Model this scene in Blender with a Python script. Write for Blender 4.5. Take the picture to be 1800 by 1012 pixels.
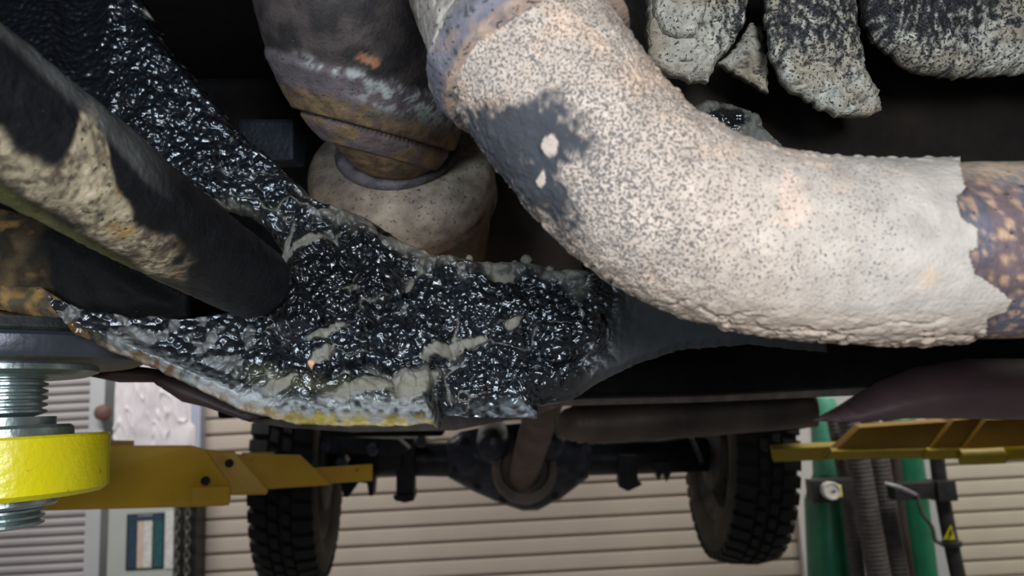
import bpy, bmesh, math, random
import numpy as np
from mathutils import Vector, Matrix
from mathutils.geometry import delaunay_2d_cdt

random.seed(7)
RNG = np.random.default_rng(7)
scene = bpy.context.scene
for o in list(bpy.data.objects):
    bpy.data.objects.remove(o)

# ------------------------------------------------------------------ camera
F = 1300.0                       # focal length in pixels of the 1800 x 1012 frame
CAM = np.array([0.0, 0.0, 1.75])
ROT = Matrix.Rotation(math.radians(99.0), 4, 'X') @ Matrix.Rotation(math.radians(-3.0), 4, 'Z')
RM = np.array(ROT.to_3x3())
cd = bpy.data.cameras.new('camera')
cd.sensor_width = 36.0
cd.lens = F * 36.0 / 1800.0
cd.clip_start = 0.01
cd.dof.use_dof = True
cd.dof.focus_distance = 0.36
cd.dof.aperture_fstop = 13.0
cam = bpy.data.objects.new('camera', cd)
scene.collection.objects.link(cam)
cam.matrix_world = Matrix.Translation(CAM) @ ROT
scene.camera = cam

# ------------------------------------------------------------------ world, lamps, exposure
w = bpy.data.worlds.new('workshop_air')
scene.world = w
w.use_nodes = True
w.node_tree.nodes['Background'].inputs[0].default_value = (0.75, 0.82, 1.0, 1)
w.node_tree.nodes['Background'].inputs[1].default_value = 0.05
scene.view_settings.view_transform = 'Standard'
scene.view_settings.look = 'None'
scene.view_settings.exposure = 0.0
scene.view_settings.gamma = 1.0
scene.view_settings.use_curve_mapping = False


def P(px, py, d):
    """world point(s) that stand at depth d behind pixel (px, py)"""
    px = np.asarray(px, float); py = np.asarray(py, float); d = np.asarray(d, float)
    px, py, d = np.broadcast_arrays(px, py, d)
    c = np.stack([(px - 900) / F * d, -(py - 506) / F * d, -d], -1)
    return c @ RM.T + CAM


def project(v):
    c = (v - CAM) @ RM
    d = -c[..., 2]
    return c[..., 0] / d * F + 900, -c[..., 1] / d * F + 506


def area_light(name, loc, target, size, power, color, shape='DISK', size_y=None):
    l = bpy.data.lights.new(name, 'AREA')
    l.shape = shape
    l.size = size
    if size_y:
        l.size_y = size_y
    l.energy = power
    l.color = color
    o = bpy.data.objects.new(name, l)
    scene.collection.objects.link(o)
    o.location = Vector(loc)
    o.rotation_euler = (Vector(target) - Vector(loc)).to_track_quat('-Z', 'Y').to_euler()
    return o


def cam_pt(x, y, z):
    """right, up, forward metres from the camera"""
    return np.array([x, y, -z]) @ RM.T + CAM


area_light('hand_lamp', cam_pt(0.05, 0.055, -0.16), cam_pt(-0.06, -0.04, 0.4), 0.08, 2.15, (0.97, 0.98, 1.0))
area_light('tar_fill_light', cam_pt(-0.34, 0.10, -0.22), cam_pt(-0.10, -0.05, 0.42), 0.24, 2.6, (0.78, 0.89, 1.0), 'RECTANGLE', 0.12)  # added fill lamp for bluish highlights on the tar and a brighter arm head
area_light('ceiling_lamp_back', (-2.0, 1.9, 3.8), (-0.8, 4.2, 1.0), 2.4, 100, (1.0, 0.97, 0.95), 'RECTANGLE', 0.3)
area_light('ceiling_lamp_side', (2.4, 1.9, 3.8), (1.6, 4.2, 1.0), 2.0, 88, (1.0, 0.96, 0.9), 'RECTANGLE', 0.3)


# ------------------------------------------------------------------ noise helpers
def _hash(ix, iy, iz, seed):
    h = (ix.astype(np.int64) * 374761393 + iy.astype(np.int64) * 668265263
         + iz.astype(np.int64) * 2147483647 + seed * 144665) & 0xFFFFFFFF
    h = ((h ^ (h >> 13)) * 1274126177) & 0xFFFFFFFF
    h = ((h ^ (h >> 16)) * 2246822519) & 0xFFFFFFFF
    h = h ^ (h >> 15)
    return (h & 0xFFFFFF) / float(0xFFFFFF)


def vnoise(p, seed=0):
    i = np.floor(p).astype(np.int64)
    f = p - i
    f = f * f * (3 - 2 * f)
    r = 0
    for dx in (0, 1):
        for dy in (0, 1):
            for dz in (0, 1):
                wgt = ((f[..., 0] if dx else 1 - f[..., 0]) * (f[..., 1] if dy else 1 - f[..., 1])
                       * (f[..., 2] if dz else 1 - f[..., 2]))
                r = r + wgt * _hash(i[..., 0] + dx, i[..., 1] + dy, i[..., 2] + dz, seed)
    return r


def fbm(p, seed=0, octaves=4):
    a, t, r = 0.5, 0, 0
    for k in range(octaves):
        r = r + a * vnoise(p * 2 ** k + 17.3 * k, seed + k)
        t += a
        a *= 0.5
    return r / t


def worley(p, seed=0):
    """nearest-point distance and the cell's random number (p is N x 3)"""
    i = np.floor(p).astype(np.int64)
    best = np.full(p.shape[0], 9.0)
    rnd = np.zeros(p.shape[0])
    for dx in (-1, 0, 1):
        for dy in (-1, 0, 1):
            for dz in (-1, 0, 1):
                jx, jy, jz = i[:, 0] + dx, i[:, 1] + dy, i[:, 2] + dz
                q = np.stack([jx + _hash(jx, jy, jz, seed + 1), jy + _hash(jx, jy, jz, seed + 2),
                              jz + _hash(jx, jy, jz, seed + 3)], -1)
                dd = np.sqrt(((p - q) ** 2).sum(-1))
                m = dd < best
                best = np.where(m, dd, best)
                rnd = np.where(m, _hash(jx, jy, jz, seed + 4), rnd)
    return best, rnd


def worley2(p, seed=0):
    i = np.floor(p).astype(np.int64)
    best = np.full(p.shape[0], 9.0)
    rnd = np.zeros(p.shape[0])
    z = np.zeros(p.shape[0], np.int64)
    for dx in (-1, 0, 1):
        for dy in (-1, 0, 1):
            jx, jy = i[:, 0] + dx, i[:, 1] + dy
            q = np.stack([jx + _hash(jx, jy, z, seed + 1), jy + _hash(jx, jy, z, seed + 2)], -1)
            dd = np.sqrt(((p[:, :2] - q) ** 2).sum(-1))
            m = dd < best
            best = np.where(m, dd, best)
            rnd = np.where(m, _hash(jx, jy, z, seed + 4), rnd)
    return best, rnd


def smooth(a, b, x):
    t = np.clip((x - a) / (b - a), 0, 1)
    return t * t * (3 - 2 * t)


def mix(a, b, t):
    a = np.asarray(a, float); b = np.asarray(b, float)
    t = np.asarray(t)[..., None]
    return a * (1 - t) + b * t


# ------------------------------------------------------------------ materials
def nodes_of(name):
    m = bpy.data.materials.new(name)
    m.use_nodes = True
    nt = m.node_tree
    return m, nt, nt.nodes['Principled BSDF']


def surf(name, color, rough=0.5, metal=0.0, color2=None, scale=40.0, detail=6.0, bump=0.0, bump_scale=200.0,
         speck=None, speck_scale=300.0, speck_amount=0.35, spec=0.5, coat=0.0, rough_var=0.15, contrast=(0.35, 0.65)):
    """plain procedural material: two-tone noise, optional specks, bump"""
    m, nt, b = nodes_of(name)
    N, L = nt.nodes.new, nt.links.new
    tc = N('ShaderNodeTexCoord')
    n1 = N('ShaderNodeTexNoise'); n1.inputs['Scale'].default_value = scale; n1.inputs['Detail'].default_value = detail
    L(tc.outputs['Object'], n1.inputs['Vector'])
    ramp = N('ShaderNodeMapRange'); ramp.inputs[1].default_value = contrast[0]; ramp.inputs[2].default_value = contrast[1]
    L(n1.outputs['Fac'], ramp.inputs[0])
    mx = N('ShaderNodeMix'); mx.data_type = 'RGBA'
    mx.inputs[6].default_value = (*color, 1)
    c2 = color2 if color2 else tuple(c * 0.7 for c in color)
    mx.inputs[7].default_value = (*c2, 1)
    L(ramp.outputs[0], mx.inputs[0])
    out = mx.outputs[2]
    if speck:
        n2 = N('ShaderNodeTexNoise'); n2.inputs['Scale'].default_value = speck_scale; n2.inputs['Detail'].default_value = 3
        L(tc.outputs['Object'], n2.inputs['Vector'])
        r2 = N('ShaderNodeMapRange'); r2.inputs[1].default_value = 1 - speck_amount; r2.inputs[2].default_value = 1 - speck_amount + 0.06
        L(n2.outputs['Fac'], r2.inputs[0])
        m2 = N('ShaderNodeMix'); m2.data_type = 'RGBA'
        L(r2.outputs[0], m2.inputs[0]); L(out, m2.inputs[6]); m2.inputs[7].default_value = (*speck, 1)
        out = m2.outputs[2]
    L(out, b.inputs['Base Color'])
    rr = N('ShaderNodeMapRange')
    rr.inputs[3].default_value = max(0.02, rough - rough_var); rr.inputs[4].default_value = min(1, rough + rough_var)
    L(n1.outputs['Fac'], rr.inputs[0]); L(rr.outputs[0], b.inputs['Roughness'])
    b.inputs['Metallic'].default_value = metal
    b.inputs['Specular IOR Level'].default_value = spec
    b.inputs['Coat Weight'].default_value = coat
    if bump:
        n3 = N('ShaderNodeTexNoise'); n3.inputs['Scale'].default_value = bump_scale; n3.inputs['Detail'].default_value = 4
        L(tc.outputs['Object'], n3.inputs['Vector'])
        bp = N('ShaderNodeBump'); bp.inputs['Strength'].default_value = 1.0; bp.inputs['Distance'].default_value = bump
        L(n3.outputs['Fac'], bp.inputs['Height']); L(bp.outputs[0], b.inputs['Normal'])
    return m


def coated(name, speck_color=(0.05, 0.05, 0.06), speck_scale=700.0, bump=0.0006, bump_scale=900.0, bump2=0.0004, bump2_scale=2200.0,
           gloss_bump=0.0, gloss_scale=700.0, var=0.25, var_scale=160.0):
    """material of a dirty part: colour, roughness and pitting come with the mesh ('col', 'dirt')"""
    m, nt, b = nodes_of(name)
    N, L = nt.nodes.new, nt.links.new
    tc = N('ShaderNodeTexCoord')
    at = N('ShaderNodeAttribute'); at.attribute_name = 'col'
    dt = N('ShaderNodeAttribute'); dt.attribute_name = 'dirt'           # x roughness, y specks, z bubbly gloss
    sep = N('ShaderNodeSeparateXYZ'); L(dt.outputs['Vector'], sep.inputs[0])
    n1 = N('ShaderNodeTexNoise'); n1.inputs['Scale'].default_value = var_scale; n1.inputs['Detail'].default_value = 8
    L(tc.outputs['Object'], n1.inputs['Vector'])
    vr = N('ShaderNodeMapRange'); vr.inputs[1].default_value = 0.3; vr.inputs[2].default_value = 0.7
    vr.inputs[3].default_value = 1 - var; vr.inputs[4].default_value = 1 + var
    L(n1.outputs['Fac'], vr.inputs[0])
    mul = N('ShaderNodeVectorMath'); mul.operation = 'SCALE'
    L(at.outputs['Color'], mul.inputs[0]); L(vr.outputs[0], mul.inputs['Scale'])
    # specks
    n2 = N('ShaderNodeTexNoise'); n2.inputs['Scale'].default_value = speck_scale; n2.inputs['Detail'].default_value = 2.5
    n2.inputs['Roughness'].default_value = 0.6
    L(tc.outputs['Object'], n2.inputs['Vector'])
    ad = N('ShaderNodeMath'); ad.operation = 'MULTIPLY_ADD'; ad.inputs[1].default_value = 0.32; 
    L(sep.outputs[1], ad.inputs[0]); L(n2.outputs['Fac'], ad.inputs[2])
    r2 = N('ShaderNodeMapRange'); r2.inputs[1].default_value = 0.72; r2.inputs[2].default_value = 0.80
    L(ad.outputs[0], r2.inputs[0])
    mx = N('ShaderNodeMix'); mx.data_type = 'RGBA'
    L(r2.outputs[0], mx.inputs[0]); L(mul.outputs[0], mx.inputs[6]); mx.inputs[7].default_value = (*speck_color, 1)
    L(mx.outputs[2], b.inputs['Base Color'])
    L(sep.outputs[0], b.inputs['Roughness'])
    # relief
    n3 = N('ShaderNodeTexNoise'); n3.inputs['Scale'].default_value = bump_scale; n3.inputs['Detail'].default_value = 5
    L(tc.outputs['Object'], n3.inputs['Vector'])
    bp = N('ShaderNodeBump'); bp.inputs['Distance'].default_value = bump; L(n3.outputs['Fac'], bp.inputs['Height'])
    bp2 = N('ShaderNodeBump'); bp2.inputs['Distance'].default_value = -bump2
    L(r2.outputs[0], bp2.inputs['Height']); L(bp.outputs[0], bp2.inputs['Normal'])
    last = bp2
    if gloss_bump:
        v = N('ShaderNodeTexVoronoi'); v.feature = 'SMOOTH_F1'; v.inputs['Scale'].default_value = gloss_scale
        v.inputs['Smoothness'].default_value = 0.25
        L(tc.outputs['Object'], v.inputs['Vector'])
        g = N('ShaderNodeMath'); g.operation = 'MULTIPLY'
        L(v.outputs['Distance'], g.inputs[0]); L(sep.outputs[2], g.inputs[1])
        bp3 = N('ShaderNodeBump'); bp3.inputs['Distance'].default_value = -gloss_bump
        L(g.outputs[0], bp3.inputs['Height']); L(last.outputs[0], bp3.inputs['Normal'])
        last = bp3
    L(last.outputs[0], b.inputs['Normal'])
    return m


M = {}
M['mud'] = coated('dried_mud', speck_color=(0.13, 0.125, 0.125), bump=0.0005, bump_scale=800, speck_scale=1250, bump2=0.0003, var=0.16, var_scale=120)
M['cast'] = coated('mud_caked_casting', speck_color=(0.035, 0.036, 0.042), speck_scale=640, bump=0.0014, bump_scale=480, bump2=0.0007, var=0.3, var_scale=200)
M['tar'] = coated('bubbly_tar', bump=0.00008, bump_scale=700, speck_scale=500, bump2=0.0, gloss_bump=0.0030, gloss_scale=215, var=0.2)
for n_ in M['tar'].node_tree.nodes:
    if n_.type == 'BSDF_PRINCIPLED':
        n_.inputs['IOR'].default_value = 1.65
        n_.inputs['Specular IOR Level'].default_value = 1.0
        n_.inputs['Specular Tint'].default_value = (0.85, 0.93, 1.0, 1)
M['iron'] = coated('rusty_iron', bump=0.0007, bump_scale=450, speck_scale=420, bump2=0.0003, var=0.35, var_scale=90)
for n_ in M['iron'].node_tree.nodes:
    if n_.type == 'BSDF_PRINCIPLED':
        n_.inputs['Specular IOR Level'].default_value = 0.3
M['dark'] = surf('shade_black_steel', (0.012, 0.011, 0.011), 0.75, 0, (0.006, 0.006, 0.007), 30, bump=0.001, bump_scale=120, spec=0.2)  # near black: the underbody's shade is put into the colour
M['darkbrown'] = surf('shade_brown', (0.030, 0.024, 0.020), 0.75, 0, (0.014, 0.012, 0.011), 25, bump=0.001, bump_scale=90, spec=0.25)  # dark brown that carries the shadow behind the ribs
M['flange'] = surf('pale_brown_steel', (0.20, 0.165, 0.15), 0.8, 0, (0.12, 0.10, 0.09), 60, bump=0.001, bump_scale=200)  # pale tone of the crossmember flange and gearbox ribs
M['maroon'] = surf('maroon_primer', (0.17, 0.105, 0.110), 0.6, 0, (0.12, 0.075, 0.08), 12, bump=0.0005, bump_scale=300)
M['axle'] = surf('axle_black', (0.024, 0.027, 0.034), 0.42, 0.2, (0.009, 0.010, 0.013), 18, bump=0.002, bump_scale=60)
M['diff'] = surf('differential_black', (0.055, 0.060, 0.085), 0.35, 0.2, (0.022, 0.024, 0.032), 22, bump=0.003, bump_scale=45)
M['shaft'] = surf('brown_shaft', (0.14, 0.095, 0.075), 0.65, 0.1, (0.10, 0.068, 0.054), 20, bump=0.001, bump_scale=80)
M['muffler'] = surf('sooty_muffler', (0.17, 0.13, 0.11), 0.55, 0.2, (0.06, 0.05, 0.045), 9, bump=0.001, bump_scale=60)
M['tyre'] = surf('tyre_rubber', (0.008, 0.009, 0.009), 0.75, 0, (0.014, 0.014, 0.014), 20, bump=0.001, bump_scale=150, spec=0.3)
M['sidewall'] = surf('dusty_sidewall', (0.10, 0.088, 0.070), 0.85, 0, (0.065, 0.058, 0.048), 12, bump=0.001, bump_scale=90, spec=0.2)
M['rim'] = surf('dusty_rim', (0.06, 0.055, 0.048), 0.7, 0.2, (0.02, 0.019, 0.018), 14, bump=0.002, bump_scale=60)
M['yellow_new'] = surf('bright_yellow_paint', (0.90, 0.80, 0.008), 0.30, 0, (0.84, 0.72, 0.008), 30, bump=0.0004, bump_scale=260,
                       speck=(0.18, 0.14, 0.02), speck_scale=90, speck_amount=0.30)
M['yellow_old'] = surf('ochre_yellow_paint', (0.56, 0.33, 0.012), 0.5, 0, (0.46, 0.26, 0.012), 10, bump=0.0006, bump_scale=120,
                       speck=(0.14, 0.08, 0.02), speck_scale=45, speck_amount=0.29)
M['yellow_dim'] = surf('brownish_yellow_paint', (0.36, 0.20, 0.010), 0.6, 0, (0.27, 0.15, 0.010), 8, bump=0.0006, bump_scale=120)
M['yellow_lip'] = surf('olive_yellow_paint', (0.42, 0.31, 0.012), 0.5, 0, (0.36, 0.25, 0.012), 10, bump=0.0006, bump_scale=120)
M['zinc'] = surf('zinc_steel', (0.52, 0.60, 0.60), 0.32, 0.85, (0.34, 0.42, 0.42), 60, bump=0.0003, bump_scale=300)
M['padsteel'] = surf('blued_pad_steel', (0.10, 0.115, 0.145), 0.35, 0.4, (0.06, 0.068, 0.085), 20, bump=0.0004, bump_scale=200)
M['rubber'] = surf('black_rubber', (0.015, 0.017, 0.018), 0.6, 0, (0.03, 0.032, 0.032), 60, bump=0.0008, bump_scale=300)
M['hole'] = surf('dark_hole', (0.012, 0.010, 0.006), 0.8)
M['slat'] = surf('beige_shutter', (0.52, 0.45, 0.38), 0.55, 0, (0.47, 0.405, 0.345), 3, spec=0.3)
M['slat_grey'] = surf('grey_shutter', (0.47, 0.45, 0.45), 0.5, 0, (0.42, 0.40, 0.41), 3, spec=0.3)
M['slat_cream'] = surf('cream_shutter', (0.62, 0.56, 0.46), 0.55, 0, (0.57, 0.51, 0.42), 3, spec=0.3)
M['joint'] = surf('shutter_joint', (0.12, 0.10, 0.09), 0.8)
M['wall'] = surf('painted_wall', (0.58, 0.56, 0.54), 0.8, 0, (0.54, 0.52, 0.50), 4)
M['concrete'] = surf('concrete', (0.26, 0.25, 0.24), 0.85, 0, (0.20, 0.19, 0.185), 3, bump=0.002, bump_scale=30)
M['frame_grey'] = surf('grey_frame', (0.48, 0.50, 0.51), 0.5, 0, (0.44, 0.46, 0.47), 5)
M['frame_blue'] = surf('bluish_frame', (0.42, 0.44, 0.56), 0.5, 0, (0.38, 0.40, 0.50), 5)
M['plastic'] = surf('white_plastic_sheet', (0.74, 0.70, 0.72), 0.4, 0, (0.64, 0.61, 0.64), 6, spec=0.4)
M['cabinet'] = surf('pale_green_grey_cabinet', (0.45, 0.48, 0.46), 0.5, 0, (0.42, 0.45, 0.43), 6)
M['green'] = surf('green_enamel', (0.012, 0.17, 0.085), 0.35, 0, (0.010, 0.12, 0.06), 12, spec=0.6)
M['green_light'] = surf('pale_green_enamel', (0.10, 0.36, 0.25), 0.4, 0, (0.07, 0.29, 0.19), 12)
M['hose_brown'] = surf('brown_hose', (0.055, 0.033, 0.032), 0.6, 0, (0.04, 0.025, 0.024), 30)
M['hose'] = surf('grey_hose', (0.085, 0.075, 0.075), 0.6, 0, (0.055, 0.05, 0.05), 30)
M['blackmetal'] = surf('black_metal', (0.018, 0.018, 0.020), 0.45, 0.1, (0.03, 0.03, 0.03), 20)
M['silver'] = surf('silver_lever', (0.55, 0.55, 0.58), 0.3, 0.7)
M['white'] = surf('white_enamel', (0.75, 0.75, 0.72), 0.5)
M['sticker'] = surf('yellow_sticker', (0.80, 0.70, 0.02), 0.5)
M['ochre'] = surf('brown_knob', (0.16, 0.08, 0.06), 0.6)
M['bluebracket'] = surf('dark_blue_bracket', (0.022, 0.035, 0.055), 0.6, 0, (0.012, 0.018, 0.028), 80, bump=0.001, bump_scale=300)
M['chain'] = surf('dull_chain', (0.16, 0.16, 0.14), 0.5, 0.5)
M['pic_blue'] = surf('print_blue', (0.04, 0.06, 0.14), 0.5, 0, (0.015, 0.05, 0.05), 40)
M['pic_green'] = surf('print_green', (0.02, 0.14, 0.10), 0.5, 0, (0.03, 0.05, 0.10), 60)
M['pic_tan'] = surf('print_tan', (0.55, 0.42, 0.30), 0.5, 0, (0.62, 0.52, 0.46), 50)
M['sheet_line'] = surf('grey_wrinkle', (0.40, 0.38, 0.40), 0.5)


# ------------------------------------------------------------------ object helpers
def tag(o, label=None, cat=None, group=None, kind=None):
    for k, v in (('label', label), ('category', cat), ('group', group), ('kind', kind)):
        if v:
            o[k] = v
    return o


def empty(name, loc, label=None, cat=None, group=None):
    o = bpy.data.objects.new(name, None)
    o.empty_display_size = 0.05
    scene.collection.objects.link(o)
    o.location = Vector(loc)
    return tag(o, label, cat, group)


def world_loc(o):
    p = Vector(o.location)
    while o.parent:
        o = o.parent
        p = p + Vector(o.location)
    return p


def build(name, verts, faces, mat, parent=None, label=None, smooth_shade=True, attrs=None, kind=None, recalc=False):
    """one mesh object from WORLD coordinates; its origin is put at its own middle"""
    verts = np.asarray(verts, float).reshape(-1, 3)
    org = (verts.min(0) + verts.max(0)) / 2
    me = bpy.data.meshes.new(name)
    me.from_pydata((verts - org).tolist(), [], [list(map(int, f)) for f in faces])
    if recalc:
        bm = bmesh.new(); bm.from_mesh(me)
        bmesh.ops.recalc_face_normals(bm, faces=bm.faces)
        bm.to_mesh(me); bm.free()
    if smooth_shade:
        me.polygons.foreach_set('use_smooth', np.ones(len(me.polygons), bool))
    if attrs:
        for k, a in attrs.items():
            at = me.attributes.new(k, 'FLOAT_VECTOR', 'POINT')
            at.data.foreach_set('vector', np.ascontiguousarray(a, float).ravel())
    me.materials.append(M[mat] if isinstance(mat, str) else mat)
    me.update()
    o = bpy.data.objects.new(name, me)
    scene.collection.objects.link(o)
    if parent is not None:
        o.parent = parent
        o.location = Vector(org) - world_loc(parent)
    else:
        o.location = Vector(org)
    tag(o, label, None, None, kind)
    return o


def auto_sharp(o, ang=35):
    me = o.data
    bm = bmesh.new(); bm.from_mesh(me)
    for e in bm.edges:
        if len(e.link_faces) == 2 and e.calc_face_angle(0) > math.radians(ang):
            e.smooth = False
    bm.to_mesh(me); bm.free()
    return o


def densify(poly, step, jag=0.0, seed=0):
    poly = np.asarray(poly, float)
    out = []
    n = len(poly)
    for i in range(n):
        a, b = poly[i], poly[(i + 1) % n]
        k = max(1, int(np.linalg.norm(b - a) / step))
        for j in range(k):
            out.append(a + (b - a) * j / k)
    out = np.array(out)
    if jag:
        p3 = np.c_[out / 9.0, np.zeros(len(out))]
        out = out + jag * 2 * np.c_[vnoise(p3, seed) - .5, vnoise(p3 + 31, seed) - .5]
    return out


def inside(pts, poly):
    x, y = pts[:, 0], pts[:, 1]
    r = np.zeros(len(pts), bool)
    n = len(poly)
    for i in range(n):
        x0, y0 = poly[i]
        x1, y1 = poly[(i + 1) % n]
        if y0 == y1:
            continue
        c = ((y0 > y) != (y1 > y)) & (x < (x1 - x0) * (y - y0) / (y1 - y0) + x0)
        r ^= c
    return r


def edge_dist(pts, poly):
    best = np.full(len(pts), 1e9)
    n = len(poly)
    for i in range(n):
        a, b = poly[i], poly[(i + 1) % n]
        ab = b - a
        L2 = (ab ** 2).sum() + 1e-9
        t = np.clip(((pts - a) @ ab) / L2, 0, 1)
        q = a + t[:, None] * ab
        best = np.minimum(best, ((pts - q) ** 2).sum(1))
    return np.sqrt(best)


def catmull(pts, closed=True, k=4):
    pts = np.asarray(pts, float)
    n = len(pts)
    out = []
    rng = range(n) if closed else range(n - 1)
    for i in rng:
        p0 = pts[(i - 1) % n] if closed or i > 0 else pts[i]
        p1 = pts[i]
        p2 = pts[(i + 1) % n]
        p3 = pts[(i + 2) % n] if closed or i + 2 < n else pts[(i + 1) % n]
        for j in range(k):
            t = j / k
            out.append(0.5 * ((2 * p1) + (-p0 + p2) * t + (2 * p0 - 5 * p1 + 4 * p2 - p3) * t * t + (-p0 + 3 * p1 - 3 * p2 + p3) * t ** 3))
    if not closed:
        out.append(pts[-1])
    return np.array(out)


def slab(name, poly, dfun, thick, step, mat, parent, height=None, look=None, label=None, jag=0.0, seed=0, curved=False, kind=None, back_in=0.0):
    """solid with a traced front outline: own depth, own thickness, sculpted front (height in metres along the surface normal)"""
    poly = np.asarray(poly, float)
    if curved:
        poly = catmull(poly, True, 4)
    bd = densify(poly, step, jag, seed)
    lo, hi = bd.min(0), bd.max(0)
    gx, gy = np.meshgrid(np.arange(lo[0], hi[0], step), np.arange(lo[1], hi[1], step * 0.866))
    gx = gx + (np.arange(gx.shape[0]) % 2)[:, None] * step * 0.5
    g = np.c_[gx.ravel(), gy.ravel()]
    g = g[inside(g, bd)]
    sub = densify(poly, step * 2)
    if len(g):
        g = g[edge_dist(g, bd) > step * 0.55]
    nb = len(bd)
    allp = np.r_[bd, g]
    vs, es, fs, ov, oe, of = delaunay_2d_cdt([Vector(p) for p in allp.tolist()], [(i, (i + 1) % nb) for i in range(nb)], [], 1, 1e-6)
    pts = np.array([(v.x, v.y) for v in vs])
    tri = np.array([list(f) for f in fs if len(f) == 3])
    ed = edge_dist(pts, bd)
    d = dfun(pts[:, 0], pts[:, 1])
    base = P(pts[:, 0], pts[:, 1], d)
    e = 2.0
    tx = P(pts[:, 0] + e, pts[:, 1], dfun(pts[:, 0] + e, pts[:, 1])) - base
    ty = P(pts[:, 0], pts[:, 1] + e, dfun(pts[:, 0], pts[:, 1] + e)) - base
    nrm = np.cross(tx, ty)
    nrm /= np.linalg.norm(nrm, axis=1)[:, None] + 1e-12
    tocam = CAM - base
    sgn = np.sign((nrm * tocam).sum(1))
    nrm *= sgn[:, None]
    front = base.copy()
    if height is not None:
        h = height(pts[:, 0], pts[:, 1], ed)
        front = base + nrm * h[:, None]
    view = -tocam / np.linalg.norm(tocam, axis=1)[:, None]
    # the back: coarse copy of the outline only, fanned with the same triangles
    back = base + view * thick - nrm * 0
    nv = len(pts)
    # orient front faces to the camera
    a, b, c = front[tri[:, 0]], front[tri[:, 1]], front[tri[:, 2]]
    fn = np.cross(b - a, c - a)
    flip = (fn * (CAM - a)).sum(1) < 0
    tri[flip] = tri[flip][:, ::-1]
    # boundary edges
    ek = {}
    for t in tri:
        for i in range(3):
            k = (t[i], t[(i + 1) % 3])
            if (k[1], k[0]) in ek:
                del ek[(k[1], k[0])]
            else:
                ek[k] = 1
    bk = back + (back.mean(0) - back) * back_in - nrm * 0.006
    verts = np.r_[front, bk]
    faces = [tuple(t) for t in tri] + [(t[2] + nv, t[1] + nv, t[0] + nv) for t in tri]
    for (i, j) in ek:
        faces.append((j, i, i + nv, j + nv))
    attrs = None
    if look is not None:
        col, dirt = look(pts[:, 0], pts[:, 1], ed, front, (h if height is not None else np.zeros(nv)))
        attrs = {'col': np.r_[col, col], 'dirt': np.r_[dirt, dirt]}
    return build(name, verts, faces, mat, parent, label, True, attrs, kind)


def frames_along(c):
    """parallel-transport frames along a polyline"""
    t = np.gradient(c, axis=0)
    t /= np.linalg.norm(t, axis=1)[:, None]
    up = np.array([0, 0, 1.0])
    if abs(t[0] @ up) > 0.9:
        up = np.array([1.0, 0, 0])
    n = np.cross(t[0], up); n /= np.linalg.norm(n)
    ns = [n]
    for i in range(1, len(c)):
        n = ns[-1] - t[i] * (ns[-1] @ t[i])
        ns.append(n / np.linalg.norm(n))
    ns = np.array(ns)
    return t, ns, np.cross(t, ns)


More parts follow.
